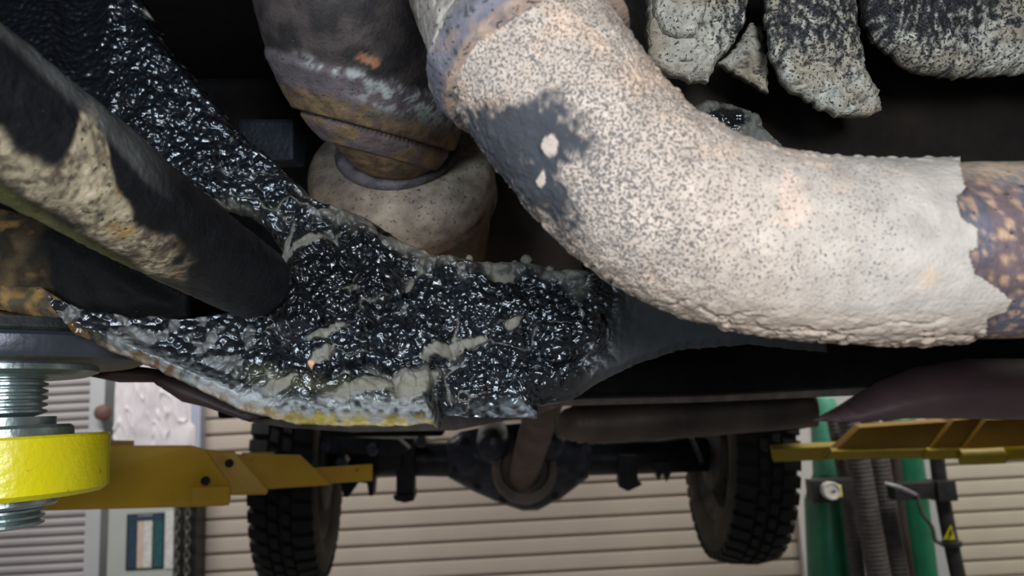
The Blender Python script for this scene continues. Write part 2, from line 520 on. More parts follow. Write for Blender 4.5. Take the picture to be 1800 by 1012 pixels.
def tube(name, path, radius, mat, parent, label=None, nu=24, nv=None, smooth_path=True, disp=None, look=None, caps=True,
         keep=None, skirt=0.0, kind=None, pixel=True):
    """pipe along a path of (px, py, depth) or world points; radius a number or one per path point, in metres"""
    pts = np.asarray(path, float)
    c = P(pts[:, 0], pts[:, 1], pts[:, 2]) if pixel else pts
    r = np.full(len(c), radius, float) if np.isscalar(radius) else np.asarray(radius, float)
    if smooth_path and len(c) > 2:
        cr = catmull(np.c_[c, r], False, 12)
    else:
        cr = np.c_[c, r]
    if nv:
        s = np.r_[0, np.cumsum(np.linalg.norm(np.diff(cr[:, :3], axis=0), axis=1))]
        q = np.linspace(0, s[-1], nv)
        cr = np.stack([np.interp(q, s, cr[:, k]) for k in range(4)], -1)
    c, r = cr[:, :3], cr[:, 3]
    t, n, b = frames_along(c)
    s = np.r_[0, np.cumsum(np.linalg.norm(np.diff(c, axis=0), axis=1))]
    th = np.arange(nu) / nu * 2 * math.pi
    dirs = n[:, None, :] * np.cos(th)[None, :, None] + b[:, None, :] * np.sin(th)[None, :, None]
    pos = c[:, None, :] + dirs * r[:, None, None]
    flat = pos.reshape(-1, 3)
    hh = np.zeros(len(flat))
    S = np.repeat(s, nu); TH = np.tile(th, len(c))
    if disp is not None:
        px, py = project(flat)
        hh = disp(flat, px, py, S, TH)
        flat = flat + dirs.reshape(-1, 3) * hh[:, None]
    m = len(c)
    faces = []
    mask = None
    if keep is not None:
        px, py = project(flat)
        mask = keep(px, py, flat)
    for i in range(m - 1):
        for j in range(nu):
            f = (i * nu + j, i * nu + (j + 1) % nu, (i + 1) * nu + (j + 1) % nu, (i + 1) * nu + j)
            if mask is None or all(mask[k] for k in f):
                faces.append(f)
    verts = flat
    extra_src = np.zeros(0, int)
    if keep is not None and skirt:
        ek = {}
        for f in faces:
            for i in range(4):
                k = (f[i], f[(i + 1) % 4])
                if (k[1], k[0]) in ek:
                    del ek[(k[1], k[0])]
                else:
                    ek[k] = 1
        bv = sorted({i for k in ek for i in k})
        rm = {v: len(verts) + i for i, v in enumerate(bv)}
        inner = verts[bv] - dirs.reshape(-1, 3)[bv] * skirt
        verts = np.r_[verts, inner]
        for (i, j) in ek:
            faces.append((j, i, rm[i], rm[j]))
        extra_src = np.array(bv)
    elif caps:
        k = len(verts)
        verts = np.r_[verts, c[:1], c[-1:]]
        for j in range(nu):
            faces.append((k, (j + 1) % nu, j))
            faces.append((k + 1, (m - 1) * nu + j, (m - 1) * nu + (j + 1) % nu))
        extra_src = np.array([0, (m - 1) * nu])
    attrs = None
    if look is not None:
        px, py = project(flat)
        col, dirt = look(flat, px, py, S, TH, hh)
        attrs = {'col': np.r_[col, col[extra_src]], 'dirt': np.r_[dirt, dirt[extra_src]]}
    if keep is not None:                       # drop the unused vertices
        used = np.unique(np.array([i for f in faces for i in f]))
        mp = np.full(len(verts), -1); mp[used] = np.arange(len(used))
        faces = [tuple(mp[list(f)]) for f in faces]
        verts = verts[used]
        if attrs:
            attrs = {k2: a[used] for k2, a in attrs.items()}
    return build(name, verts, faces, mat, parent, label, True, attrs, kind)


def lathe(name, origin, axis, profile, mat, parent, label=None, seg=48, xdir=None, disp=None, look=None, closed=False, sharp=35):
    """profile: list of (radius, height along axis), metres"""
    axis = np.asarray(axis, float); axis /= np.linalg.norm(axis)
    x = np.asarray(xdir if xdir is not None else ([1, 0, 0] if abs(axis[0]) < 0.9 else [0, 0, 1]), float)
    x = x - axis * (x @ axis); x /= np.linalg.norm(x)
    y = np.cross(axis, x)
    pr = np.asarray(profile, float)
    th = np.arange(seg) / seg * 2 * math.pi
    d = x[None] * np.cos(th)[:, None] + y[None] * np.sin(th)[:, None]
    v = np.asarray(origin)[None, None] + axis * pr[:, None, None, 1].reshape(-1, 1, 1) + d[None] * pr[:, 0].reshape(-1, 1, 1)
    flat = v.reshape(-1, 3)
    hh = np.zeros(len(flat))
    px, py = project(flat)
    if disp is not None:
        hh = disp(flat, px, py)
        flat = flat + np.tile(d, (len(pr), 1)) * hh[:, None]
    faces = []
    for i in range(len(pr) - 1):
        for j in range(seg):
            faces.append((i * seg + j, i * seg + (j + 1) % seg, (i + 1) * seg + (j + 1) % seg, (i + 1) * seg + j))
    if closed:
        i = len(pr) - 1
        for j in range(seg):
            faces.append((i * seg + j, i * seg + (j + 1) % seg, (j + 1) % seg, j))
    else:
        if pr[0, 0] > 1e-6:
            faces.append(tuple(reversed(range(seg))))
        if pr[-1, 0] > 1e-6:
            faces.append(tuple((len(pr) - 1) * seg + j for j in range(seg)))
    attrs = None
    if look is not None:
        col, dirt = look(flat, px, py, hh)
        attrs = {'col': col, 'dirt': dirt}
    o = build(name, flat, faces, mat, parent, label, True, attrs, recalc=True)
    if sharp:
        auto_sharp(o, sharp)
    return o


def prism(name, poly, depth, thick, mat, parent=None, label=None, bevel=0.0, seg=2, away=None):
    """flat-faced plate or tube: front outline in pixels, a depth for each corner (or one), real thickness in metres"""
    poly = np.asarray(poly, float)
    d = np.full(len(poly), depth, float) if np.isscalar(depth) else np.asarray(depth, float)
    f = P(poly[:, 0], poly[:, 1], d)
    n = np.zeros(3)
    for i in range(len(f)):
        n += np.cross(f[i], f[(i + 1) % len(f)])
    n /= np.linalg.norm(n)
    if n @ (CAM - f.mean(0)) > 0:
        n = -n
    if isinstance(away, str):
        away = f.mean(0) - CAM
        away = away / np.linalg.norm(away)
    back = f + (n if away is None else np.asarray(away)) * thick
    k = len(f)
    faces = [tuple(range(k)), tuple(reversed(range(k, 2 * k)))]
    for i in range(k):
        j = (i + 1) % k
        faces.append((i, i + k, j + k, j))
    o = build(name, np.r_[f, back], faces, mat, parent, label, False, None, recalc=True)
    if bevel:
        bm = bmesh.new(); bm.from_mesh(o.data)
        bmesh.ops.bevel(bm, geom=list(bm.edges), offset=bevel, segments=seg, profile=0.6, affect='EDGES', clamp_overlap=True)
        bmesh.ops.recalc_face_normals(bm, faces=bm.faces)
        bm.to_mesh(o.data); bm.free()
    return o


def box(name, lo, hi, mat, parent=None, label=None, bevel=0.0, kind=None):
    lo = np.array(lo, float); hi = np.array(hi, float)
    v = [[(lo, hi)[i][0], (lo, hi)[j][1], (lo, hi)[k][2]] for i in (0, 1) for j in (0, 1) for k in (0, 1)]
    fs = [(0, 1, 3, 2), (4, 6, 7, 5), (0, 4, 5, 1), (2, 3, 7, 6), (0, 2, 6, 4), (1, 5, 7, 3)]
    o = build(name, v, fs, mat, parent, label, False, None, kind, recalc=True)
    if bevel:
        bm = bmesh.new(); bm.from_mesh(o.data)
        bmesh.ops.bevel(bm, geom=list(bm.edges), offset=bevel, segments=2, profile=0.6, affect='EDGES', clamp_overlap=True)
        bm.to_mesh(o.data); bm.free()
    return o


def wallpt(px, py, Y):
    """x, z of the point of the plane y = Y that stands behind a pixel"""
    a = P(px, py, 1.0) - CAM
    k = Y / a[1]
    return CAM[0] + a[0] * k, CAM[2] + a[2] * k


# ================================================================== THE BUILDING
WY = 4.25
floor = box('floor', (-4.5, -2.5, -0.1), (4.5, WY + 0.5, 0), 'concrete', kind='structure')
tag(floor, 'bare grey concrete workshop floor', None)
tag(box('ceiling', (-4.5, -2.5, 4.2), (4.5, WY + 0.5, 4.3), 'wall', kind='structure'), 'pale workshop ceiling')
tag(box('wall_left', (-4.6, -2.5, 0), (-4.5, WY + 0.5, 4.2), 'wall', kind='structure'), 'pale workshop side wall')
tag(box('wall_right', (4.5, -2.5, 0), (4.6, WY + 0.5, 4.2), 'wall', kind='structure'), 'pale workshop side wall')
tag(box('wall_back', (-4.5, WY + 0.20, 0), (4.5, WY + 0.32, 4.2), 'wall', kind='structure'), 'pale back wall behind the shutters')


def shutter(name, x0, x1, pitch, mat, label, top=2.9, y=WY, bulge=0.012):
    root = empty(name, ((x0 + x1) / 2, y, 0), label)
    root['kind'] = 'structure'
    box('backing', (x0, y + 0.03, 0.0), (x1, y + 0.05, top), 'joint', root)
    # one slat: curved face with a rolled groove at its foot
    prof = [(0.024, 0.0), (0.024, 0.13), (0.002, 0.155), (0.0, 0.20), (-bulge * 0.12, 0.30), (-bulge * 0.2, 0.6), (-bulge * 0.15, 0.88), (0.0, 0.97), (0.024, 1.0)]
    me = None
    n = int(top / pitch)
    for k in range(n):
        z0 = k * pitch
        if me is None:
            v = []
            for xx in (x0, x1):
                for (dy, t) in prof:
                    v.append((xx, y + dy, z0 + t * pitch))
                v.append((xx, y + 0.028, z0 + pitch)); v.append((xx, y + 0.028, z0))
            m = len(prof) + 2
            fs = [(i, (i + 1) % m, m + (i + 1) % m, m + i) for i in range(m)]
            fs += [tuple(range(m)), tuple(reversed(range(m, 2 * m)))]
            first = build('slat', v, fs, mat, root, None, False, None, recalc=True)
            me = first
        else:
            o = me.copy()
            scene.collection.objects.link(o)
            o.location.z += k * pitch
    return root


xa = wallpt(163, 850, WY)[0]
xb0 = wallpt(360, 850, WY)[0]
xb1 = wallpt(1392, 850, WY)[0]
xc = wallpt(1655, 850, WY)[0]
shutter('door_1', -4.3, xa, 0.0485, 'slat_grey', 'grey roller shutter of narrow slats behind the lift pad', bulge=0.06)
shutter('door_2', xb0, xb1, 0.0925, 'slat', 'wide beige roller shutter behind the rear axle')
shutter('door_3', xc, 4.3, 0.086, 'slat_cream', 'cream roller shutter beside the green cylinders')

# posts between the shutters
x188 = wallpt(189, 850, WY)[0]
x345 = wallpt(343, 850, WY)[0]
tag(box('trim_1', (xa, WY - 0.06, 0), (x188, WY + 0.2, 4.2), 'frame_grey', kind='structure'), 'pale grey door post beside the narrow-slatted shutter')
tag(box('trim_2', (x345, WY - 0.07, 0), (xb0, WY + 0.2, 4.2), 'frame_blue', kind='structure'), 'bluish grey guide rail of the beige shutter')
x1420 = wallpt(1425, 850, WY)[0]
tag(box('trim_3', (xb1, WY - 0.05, 0), (x1420, WY + 0.2, 4.2), 'wall', kind='structure'), 'off-white post beside the beige shutter')
tag(box('trim_4', (x1420, WY - 0.01, 0), (xc, WY + 0.2, 4.2), 'frame_grey', kind='structure'), 'grey-white wall strip behind the green cylinders')

# ------------------------------------------------ wall niche on the left: plastic sheet, cabinet with a printed poster, chain
sy = WY - 0.10
xs0, zs0 = wallpt(196, 800, sy)
xs1, _ = wallpt(340, 800, sy)
zt = 2.3
sh_root = empty('plastic_sheet', ((xs0 + xs1) / 2, sy, zs0), 'wrinkled white plastic sheet hanging above the pale cabinet', 'plastic sheet')
nx, nz = 110, 90
X, Z = np.meshgrid(np.linspace(xs0, xs1, nx), np.linspace(zs0 - 0.02, zt, nz))
wob = 0.05 * (fbm(np.stack([X * 14, Z * 5, Z * 0 + 2], -1).reshape(-1, 3), 3, 3).reshape(X.shape) - 0.5)
rid = np.abs(fbm(np.stack([X * 16 + Z * 5, Z * 6, X * 0], -1).reshape(-1, 3), 9, 2).reshape(X.shape) - 0.5)
wob = wob - 0.014 * np.exp(-(rid / 0.03) ** 2)
fv = np.stack([X, sy + 0.02 + wob, Z], -1).reshape(-1, 3)
bv = fv + np.array([0, 0.006, 0])
fs = []
for i in range(nz - 1):
    for j in range(nx - 1):
        a = i * nx + j
        fs.append((a, a + 1, a + nx + 1, a + nx))
        a += nx * nz
        fs.append((a, a + nx, a + nx + 1, a + 1))
build('sheet', fv, fs[::2], 'plastic', sh_root)
knx, knz = wallpt(186, 725, WY - 0.08)
lathe('round_knob', (knx, WY - 0.10, knz), (0, -1, 0), [(0.005, -0.03), (0.03, -0.02), (0.045, 0.0), (0.04, 0.03), (0.02, 0.045), (0.0, 0.047)], 'ochre', bpy.data.objects['trim_1'], 'round reddish brown knob')

cy = WY - 0.16
cx0, cz1 = wallpt(191, 893, cy)
cx1, _ = wallpt(309, 893, cy)
cab = empty('wall_cabinet', ((cx0 + cx1) / 2, cy, 0.0), 'pale grey-green cabinet with a colourful print on its door', 'cabinet')
cz1 += 0.02
box('body', (cx0, cy, 0.0), (cx1, cy + 0.16, cz1), 'cabinet', cab, bevel=0.004)
px0, pz1 = wallpt(228, 905, cy)
px1, pz0 = wallpt(290, 995, cy)
door = box('door', (cx0 + 0.02, cy - 0.012, 0.1), (cx1 - 0.005, cy, cz1 - 0.02), 'cabinet', cab, bevel=0.003)
pw = px1 - px0
box('print_frame', (px0 - 0.006, cy - 0.018, pz0 - 0.006), (px1, cy - 0.012, pz1 + 0.006), 'blackmetal', cab)
cols = [('pic_blue', 0.02, 0.26), ('pic_tan', 0.28, 0.46), ('white', 0.46, 0.68), ('pic_green', 0.72, 0.98)]
for nm, a, b2 in cols:
    box('print_panel', (px0 + pw * a, cy - 0.021, pz0 + 0.002), (px0 + pw * b2, cy - 0.018, pz1 - 0.002), nm, cab)
box('print_panel', (px0 + pw * 0.03, cy - 0.023, pz1 - 0.03), (px0 + pw * 0.97, cy - 0.021, pz1 - 0.005), 'pic_blue', cab)
box('paper_strip', (px1 + 0.005, cy - 0.018, pz0 - 0.01), (px1 + 0.05, cy - 0.013, pz1 + 0.01), 'white', cab)
gx0 = wallpt(312, 900, cy)[0]
gx1 = wallpt(342, 900, cy)[0]
tag(box('dark_post', (gx0 + 0.02, cy + 0.03, 0), (gx1, cy + 0.14, 1.52), 'blackmetal'), 'dark narrow post between the pale cabinet and the guide rail', 'post')
for xx, lab in ((gx0 + 0.005, 'dull steel chain hanging close to the pale cabinet'), (gx0 + 0.06, 'dull steel chain hanging close to the bluish guide rail')):
    ch = empty('hanging_chain', (xx, cy, 0.6), lab, 'chain', 'hanging chains')
    link = None
    for k in range(24):
        zc = 0.62 + k * 0.036
        if k < 2:
            a = np.linspace(0, 2 * math.pi, 15)
            ring = np.stack([np.cos(a) * 0.013, np.zeros(15), np.sin(a) * 0.022], -1)
            if k % 2:
                ring = ring[:, [1, 0, 2]]
            o = tube('link', ring + np.array([xx, cy - 0.01, zc]), 0.0055, 'chain', ch, None, 6, None, False, caps=False, pixel=False)
            link = (link or []) + [o]
        else:
            o = link[k % 2].copy(); scene.collection.objects.link(o)
            o.location.z = link[k % 2].location.z + (k - k % 2) * 0.036

# ------------------------------------------------ green cylinders, hoses and pump stand on the right
gy = 3.35


def gpt(px, py, Y=gy):
    x, z = wallpt(px, py, Y)
    return np.array([x, Y, z])


def dep(px, py, Y):
    return float(-((gpt(px, py, Y) - CAM) @ RM)[2])


def upright(name, pts, r_px, mat, label, cat, Y=gy, nu=20, ribs=0, group=None, parent=None):
    c = np.array([gpt(a, b, Y) for a, b in pts])
    # continue along the last direction down to the floor and up out of sight
    dn = (c[-1] - c[-2]) / (c[-1][2] - c[-2][2])
    c = np.r_[c, [c[-1] - dn * (c[-1][2] - 0.0)]]
    r = r_px * Y / F
    if ribs:
        def dsp(f, px, py, S, TH):
            return np.abs(np.sin(S * math.pi / ribs)) * 0.0045
        nv = int(np.linalg.norm(np.diff(c, axis=0), axis=1).sum() / ribs * 4)
        o = tube(name, c, r, mat, parent, None, 14, nv, True, dsp, pixel=False)
    else:
        o = tube(name, c, r, mat, parent, None, nu, None, True, pixel=False)
    if parent is None:
        tag(o, label, cat, group)
    return o


g1 = empty('green_gas_cylinder', gpt(1450, 1000) * np.array([1, 1, 0]), 'tall green cylinder with a pressure gauge beside the right tyre', 'gas cylinder')
c0 = gpt(1450, 760, gy + 0.22); c1 = gpt(1462, 1012, gy + 0.22)
dn = (c1 - c0) / (c0[2] - c1[2])
foot = c1 + dn * c1[2]
lathe('tank', foot, c0 - foot, [(0.0, 0), (0.08, 0), (0.105, 0.02), (0.105, 0.9), (0.105, np.linalg.norm(c0 - foot) * 0.80), (0.06, np.linalg.norm(c0 - foot) * 0.88)], 'green', g1, seg=32)
lathe('tank_neck', c0, c0 - foot, [(0.062, -0.3), (0.062, -0.02), (0.062, 0.12), (0.05, 0.16), (0.0, 0.17)], 'green_light', g1, seg=28)
gp = gpt(1460, 862, gy - 0.20)
box('regulator_block', gpt(1430, 885, gy - 0.17), gpt(1500, 840, gy - 0.17) + np.array([0, 0.07, 0]), 'blackmetal', g1, bevel=0.006)
ga = lathe('pressure_gauge', gp + np.array([0, -0.005, 0]), (0, -1, 0), [(0.0, -0.03), (0.034, -0.03), (0.036, 0.0), (0.036, 0.012), (0.031, 0.014), (0.031, 0.010), (0.0, 0.010)], 'white', g1, 'white round dial gauge', 28)
box('gauge_needle', gp + np.array([-0.002, -0.019, -0.002]), gp + np.array([0.016, -0.016, 0.002]), 'blackmetal', ga)
box('yellow_fitting', gpt(1466, 874, gy - 0.20), gpt(1479, 852, gy - 0.20) + np.array([0, 0.03, 0]), 'sticker', g1, 'yellow fitting beside the gauge', bevel=0.003)

tube('regulator_stem', np.array([gpt(1440, 862, gy - 0.13), gpt(1445, 862, gy + 0.13)]), 0.02, 'blackmetal', g1, None, 12, None, False, pixel=False)
hl = ['grey corrugated hose next to the green gas cylinder', 'grey corrugated hose in the middle of the three', 'grey corrugated hose next to the thin green pipe']
for (pts, rp, Y), lab in zip([(((1465, 735), (1478, 800), (1494, 900), (1508, 1012)), 11, gy + 0.05),
                              (((1490, 735), (1507, 800), (1525, 900), (1545, 1012)), 18, gy - 0.07),
                              (((1525, 735), (1543, 800), (1560, 900), (1580, 1012)), 16, gy + 0.02)], hl):
    upright('corrugated_hose', pts, rp, 'hose', lab, 'hose', Y, ribs=0.018, group='corrugated hoses by the green pipe')
upright('dark_hose', ((1560, 735), (1572, 800), (1582, 900), (1598, 1012)), 9, 'hose_brown', 'smooth brownish hose lying along the thin green pipe', 'hose', gy + 0.10)
gp2 = upright('green_pipe', ((1580, 735), (1592, 800), (1604, 900), (1618, 1012)), 27, 'green', 'thin upright green pipe behind the black clamp', 'pipe', gy + 0.22)

st = empty('clamp_stand', gpt(1690, 1012, gy - 0.15) * np.array([1, 1, 0]), 'black stand with a box clamp, silver lever and yellow warning triangle', 'stand')
upright('pole', ((1640, 735), (1650, 830), (1665, 920), (1684, 1012)), 12, 'blackmetal', None, None, gy - 0.12, parent=st)
arm = box('clamp_arm', gpt(1575, 880, gy - 0.16), gpt(1655, 846, gy - 0.16) + np.array([0, 0.07, 0]), 'blackmetal', st, bevel=0.004)
hb = box('clamp_box', gpt(1652, 882, gy - 0.18), gpt(1680, 844, gy - 0.18) + np.array([0, 0.1, 0]), 'blackmetal', st, bevel=0.004)
tube('lever', [(1555, 849, dep(1555, 849, gy - 0.2)), (1582, 857, dep(1582, 857, gy - 0.2)), (1610, 869, dep(1610, 869, gy - 0.2))], [0.006, 0.009, 0.007], 'silver', st, 'silver lever', 10)
tube('cable', [(1612, 868, dep(1612, 868, gy - 0.17)), (1620, 900, dep(1620, 900, gy - 0.17)), (1638, 925, dep(1638, 925, gy - 0.17)), (1645, 950, dep(1645, 950, gy - 0.17)), (1660, 955, dep(1660, 955, gy - 0.17))], 0.008, 'hose', st, None, 8)
lathe('pole_collar', gpt(1672, 955, gy - 0.12), gpt(1640, 735, gy - .12) - gpt(1684, 1012, gy - .12), [(0.033, -0.012), (0.042, -0.008), (0.042, 0.008), (0.033, 0.012)], 'blackmetal', st, None, 20)
stk = prism('warning_triangle', [(1672, 923), (1659, 948), (1680, 948)], dep(1670, 940, gy - 0.19), 0.004, 'sticker', st, 'yellow warning triangle with a black bolt')
prism('bolt_mark', [(1671, 930), (1667, 940), (1671, 939), (1668, 946), (1675, 936), (1671, 937), (1674, 931)], dep(1670, 940, gy - 0.195), 0.002, 'blackmetal', stk)

# ================================================================== THE LIFT
PD = 0.455
fa = empty('lift_arm', P(0, 1010, PD), 'bright yellow lift arm head carrying a threaded steel screw pad', 'lift arm')
upv = np.array([0.0, 0.0, 1.0])
so = P(2, 770, PD)
HR = 0.0585
lathe('arm_head', P(2, 873, PD), upv, [(0.0, 0.0), (HR - 0.004, 0.0), (HR, 0.003), (HR, 0.0345), (HR - 0.0015, 0.036), (0.0, 0.036)], 'yellow_new', fa, 'bright yellow painted round arm head', 96)
prism('arm_bar', [(-300, 776), (-60, 776), (-60, 888), (-300, 888)], 0.46, 0.06, 'yellow_new', fa, None, 0.003)
mm = PD / F
prof = [(0.0, -0.01), (0.039, -0.01), (0.039, 0.006), (0.037, 0.008), (0.029, 0.008), (0.029, 0.0125), (0.023, 0.013)]
z = 0.0135
lathe('screw_collar', so, upv, [(0.0, -0.01), (0.039, -0.01), (0.039, 0.005), (0.037, 0.007), (0.029, 0.007), (0.029, 0.012), (0.0, 0.012)], 'zinc', fa, None, 48)
th = []
for k in range(7):
    th += [(0.0205, z), (0.0238, z + 0.0012), (0.0238, z + 0.0026), (0.0205, z + 0.0038)]
    z += 0.0042
th = [(0.0, 0.008)] + th + [(0.0205, z), (0.0205, z + 0.02), (0.0, z + 0.02)]
lathe('threaded_screw', so, upv, th, 'zinc', fa, 'ribbed zinc-plated screw thread', 48)
lo = P(2, 875, PD)
lathe('lower_washer', lo, upv, [(0.0, 0.002), (0.031, 0.002), (0.031, -0.004), (0.029, -0.006), (0.0, -0.006)], 'zinc', fa, None, 40)
th = [(0.0, -0.004)]
for k in range(3):
    z = -0.006 - k * 0.004
    th += [(0.0205, z), (0.0235, z - 0.0012), (0.0235, z - 0.0026), (0.0205, z - 0.004)]
th += [(0.0, -0.018)]
lathe('screw_end', lo, upv, th, 'zinc', fa, None, 40)
# the pad: lower bright disc, dished steel rim, rubber on top
pu = upv
pc = P(-8, 650, PD)
pd = lathe('lift_pad', pc, pu, [(0.0, 0.0), (0.056, 0.0), (0.078, 0.0005), (0.082, 0.002), (0.084, 0.005), (0.084, 0.0135), (0.081, 0.0160), (0.074, 0.0165), (0.0, 0.0165)], 'padsteel', fa, 'round blued steel lift pad', 72)
lathe('pad_plate', pc, pu, [(0.0, -0.0055), (0.050, -0.0055), (0.056, -0.003), (0.056, 0.0005), (0.0, 0.0005)], 'zinc', pd, None, 60)
lathe('rubber_disc', pc, pu, [(0.0, 0.0165), (0.079, 0.0165), (0.081, 0.018), (0.079, 0.024), (0.0, 0.0245)], 'rubber', pd, None, 60)

ra = empty('lift_arm', P(300, 1000, 1.0), 'ochre telescoping lift arm reaching towards the tyre beside the cabinet', 'lift arm')
prism('outer_tube', [(-120, 783), (338, 782), (360, 789), (406, 852), (406, 880), (398, 889), (-120, 903)], [0.86, .97, .975, 1.0, 1.0, 1.0, .86], 0.07, 'yellow_old', ra, away='sight', bevel=0.003)
prism('outer_lip', [(335, 856), (404, 854), (404, 888), (335, 891)], [0.965, 0.99, 0.99, .965], 0.02, 'yellow_old', ra, away='sight', bevel=0.003)
prism('arm_top_strip', [(110, 772), (236, 774), (236, 783), (110, 784)], [0.99, 1.02, 1.02, 0.99], 0.06, 'yellow_dim', ra, away='sight')
prism('middle_tube', [(320, 786), (412, 793), (472, 862), (468, 869), (340, 872)], [1.02, 1.05, 1.06, 1.06, 1.02], 0.05, 'yellow_old', ra, away='sight', bevel=0.002)
prism('inner_tube', [(400, 797), (528, 799), (583, 852), (400, 864)], [1.08, 1.12, 1.14, 1.08], 0.04, 'yellow_old', ra, away='sight', bevel=0.002)
prism('tip_bar', [(520, 824), (655, 815), (655, 845), (520, 853)], [1.15, 1.2, 1.2, 1.15], 0.03, 'yellow_old', ra, away='sight', bevel=0.002)
prism('tip_plate', [(425, 795), (482, 794), (482, 799), (425, 800)], [1.10, 1.12, 1.12, 1.10], 0.05, 'yellow_lip', ra, away='sight')
for (px, py, d) in ((361, 845, 0.965), (403, 814, 1.04)):
    c = P(px, py, d)
    ax = P(px, py, 0.9) - P(px, py, 1.0)
    lathe('pin_hole', c, ax, [(0.0, 0.006), (0.0045, 0.006), (0.0058, 0.005), (0.006, 0.0), (0.006, -0.02), (0.0, -0.02)], 'hole', ra, 'dark pin hole', 20)

rr = empty('lift_arm', P(1700, 1000, 1.7), 'brownish yellow telescoping lift arm in front of the green cylinders', 'lift arm')
prism('tip_bar', [(1357, 789), (1560, 780), (1560, 804), (1360, 812)], [1.76, 1.70, 1.70, 1.76], 0.05, 'yellow_lip', rr, bevel=0.002)
prism('inner_tube', [(1452, 806), (1512, 751), (1672, 740), (1640, 802)], [1.68, 1.66, 1.62, 1.62], 0.06, 'yellow_dim', rr, bevel=0.002)
prism('inner_lip', [(1452, 808), (1462, 793), (1640, 789), (1625, 806)], [1.67, 1.66, 1.61, 1.61], 0.03, 'yellow_lip', rr, bevel=0.002)
prism('middle_tube', [(1630, 795), (1678, 738), (1745, 732), (1730, 800), (1640, 806)], [1.60, 1.59, 1.57, 1.57, 1.6], 0.08, 'yellow_dim', rr, bevel=0.002)
prism('middle_lip', [(1622, 808), (1630, 791), (1720, 786), (1715, 806)], [1.595, 1.59, 1.56, 1.56], 0.03, 'yellow_lip', rr, bevel=0.002)
prism('outer_tube', [(1690, 792), (1735, 737), (2300, 716), (2300, 794), (1690, 806)], [1.56, 1.55, 1.40, 1.40, 1.56], 0.10, 'yellow_dim', rr, bevel=0.002)
tube('latch_roller', [(1687, 803, 1.53), (1725, 802, 1.52), (1764, 800, 1.51)], 0.0165, 'yellow_lip', rr, None, 20)
tube('outer_lip', [(1764, 797, 1.52), (2300, 775, 1.38)], 0.0135, 'yellow_lip', rr, None, 16, smooth_path=False)

# ================================================================== THE VEHICLE
V = empty('off_road_vehicle', P(900, 1005, 1.6), 'muddy off-road vehicle raised on a lift, its underside bared', 'vehicle')


def dirt3(rough, speck, gloss):
    r, s, g = np.broadcast_arrays(np.asarray(rough, float), np.asarray(speck, float), np.asarray(gloss, float))
    return np.stack([r, s, g], -1)


def p3(px, py, s):
    return np.stack([px / s, py / s, np.zeros_like(px)], -1)


# ------------------------------------------------ floor pan and body shell above
def cbox(name, x0, x1, y0, y1, d0, d1, mat, label=None, bevel=0.0, parent=None):
    """box lying square to the vehicle: pixel outline at its front depth d0, running back to d1"""
    a = P(x0, y0, d0); fw = P(900, 506, 1) - CAM
    return prism(name, [(x0, y0), (x1, y0), (x1, y1), (x0, y1)], d0, d1 - d0, mat, V if parent is None else parent, label, bevel, 2, away=fw)


ri = (P(901, 506, F) - P(900, 506, F)); up = (P(900, 505, F) - P(900, 506, F)); fw = P(900, 506, 1) - CAM


def vbox(name, x, y, z, mat, label=None, bevel=0.0, parent=None):
    """box square to the vehicle: right, up, forward ranges in metres from the camera"""
    c = [np.array([x[i], y[j], z[k]]) for i in (0, 1) for j in (0, 1) for k in (0, 1)]
    v = [cam_pt(*q) for q in c]
    fs = [(0, 1, 3, 2), (4, 6, 7, 5), (0, 4, 5, 1), (2, 3, 7, 6), (0, 2, 6, 4), (1, 5, 7, 3)]
    o = build(name, v, fs, mat, V if parent is None else parent, label, False, None, recalc=True)
    if bevel:
        bm = bmesh.new(); bm.from_mesh(o.data)
        bmesh.ops.bevel(bm, geom=list(bm.edges), offset=bevel, segments=2, profile=0.6, affect='EDGES', clamp_overlap=True)
        bm.to_mesh(o.data); bm.free()
    return o


vbox('floor_pan', (-0.95, 0.95), (0.30, 0.34), (-0.5, 3.4), 'dark', 'near-black floor pan')
vbox('dark_gap_panel', (-0.95, 0.95), (-0.09, 0.30), (1.05, 1.10), 'dark', None, 0.01)  # dark panel added to close the see-through gaps behind pipe and rod
vbox('frame_rail', (-0.62, -0.48), (0.0, 0.12), (0.80, 3.0), 'dark', None, 0.01)
vbox('frame_rail', (0.50, 0.62), (0.0, 0.12), (1.1, 3.0), 'dark', None, 0.01)

# second crossmember with its pale flange, behind the pipe
prism('rear_crossmember', [(380, 640), (1000, 600), (1560, 596), (2600, 580), (2600, 680), (1500, 690), (985, 700), (380, 738)], 0.80, 0.10, 'dark', V, 'black box-section crossmember', 0.006, away=fw)
prism('crossmember_flange', [(420, 738), (800, 722), (985, 702), (1240, 696), (1540, 680), (1540, 694), (1240, 707), (985, 714), (940, 730), (800, 757), (620, 760), (500, 752)], 0.785, 0.05, 'flange', V, 'pale brown lower flange', 0.002, away=fw)


def bulge_h(amp, wdt):
    def f(px, py, ed):
        t = np.clip(ed / wdt, 0, 1)
        return amp * np.sqrt(1 - (1 - t) ** 2) + 0.0
    return f


slab('fuel_tank', [(1430, 740), (1480, 712), (1540, 672), (1610, 645), (1700, 630), (1760, 630), (2000, 632), (2300, 640), (2300, 745), (1800, 737), (1600, 735), (1500, 742)],
     lambda x, y: 0.76 + 0 * x, 0.25, 10, 'maroon', V, bulge_h(0.05, 90), None, 'dull maroon rounded tank')

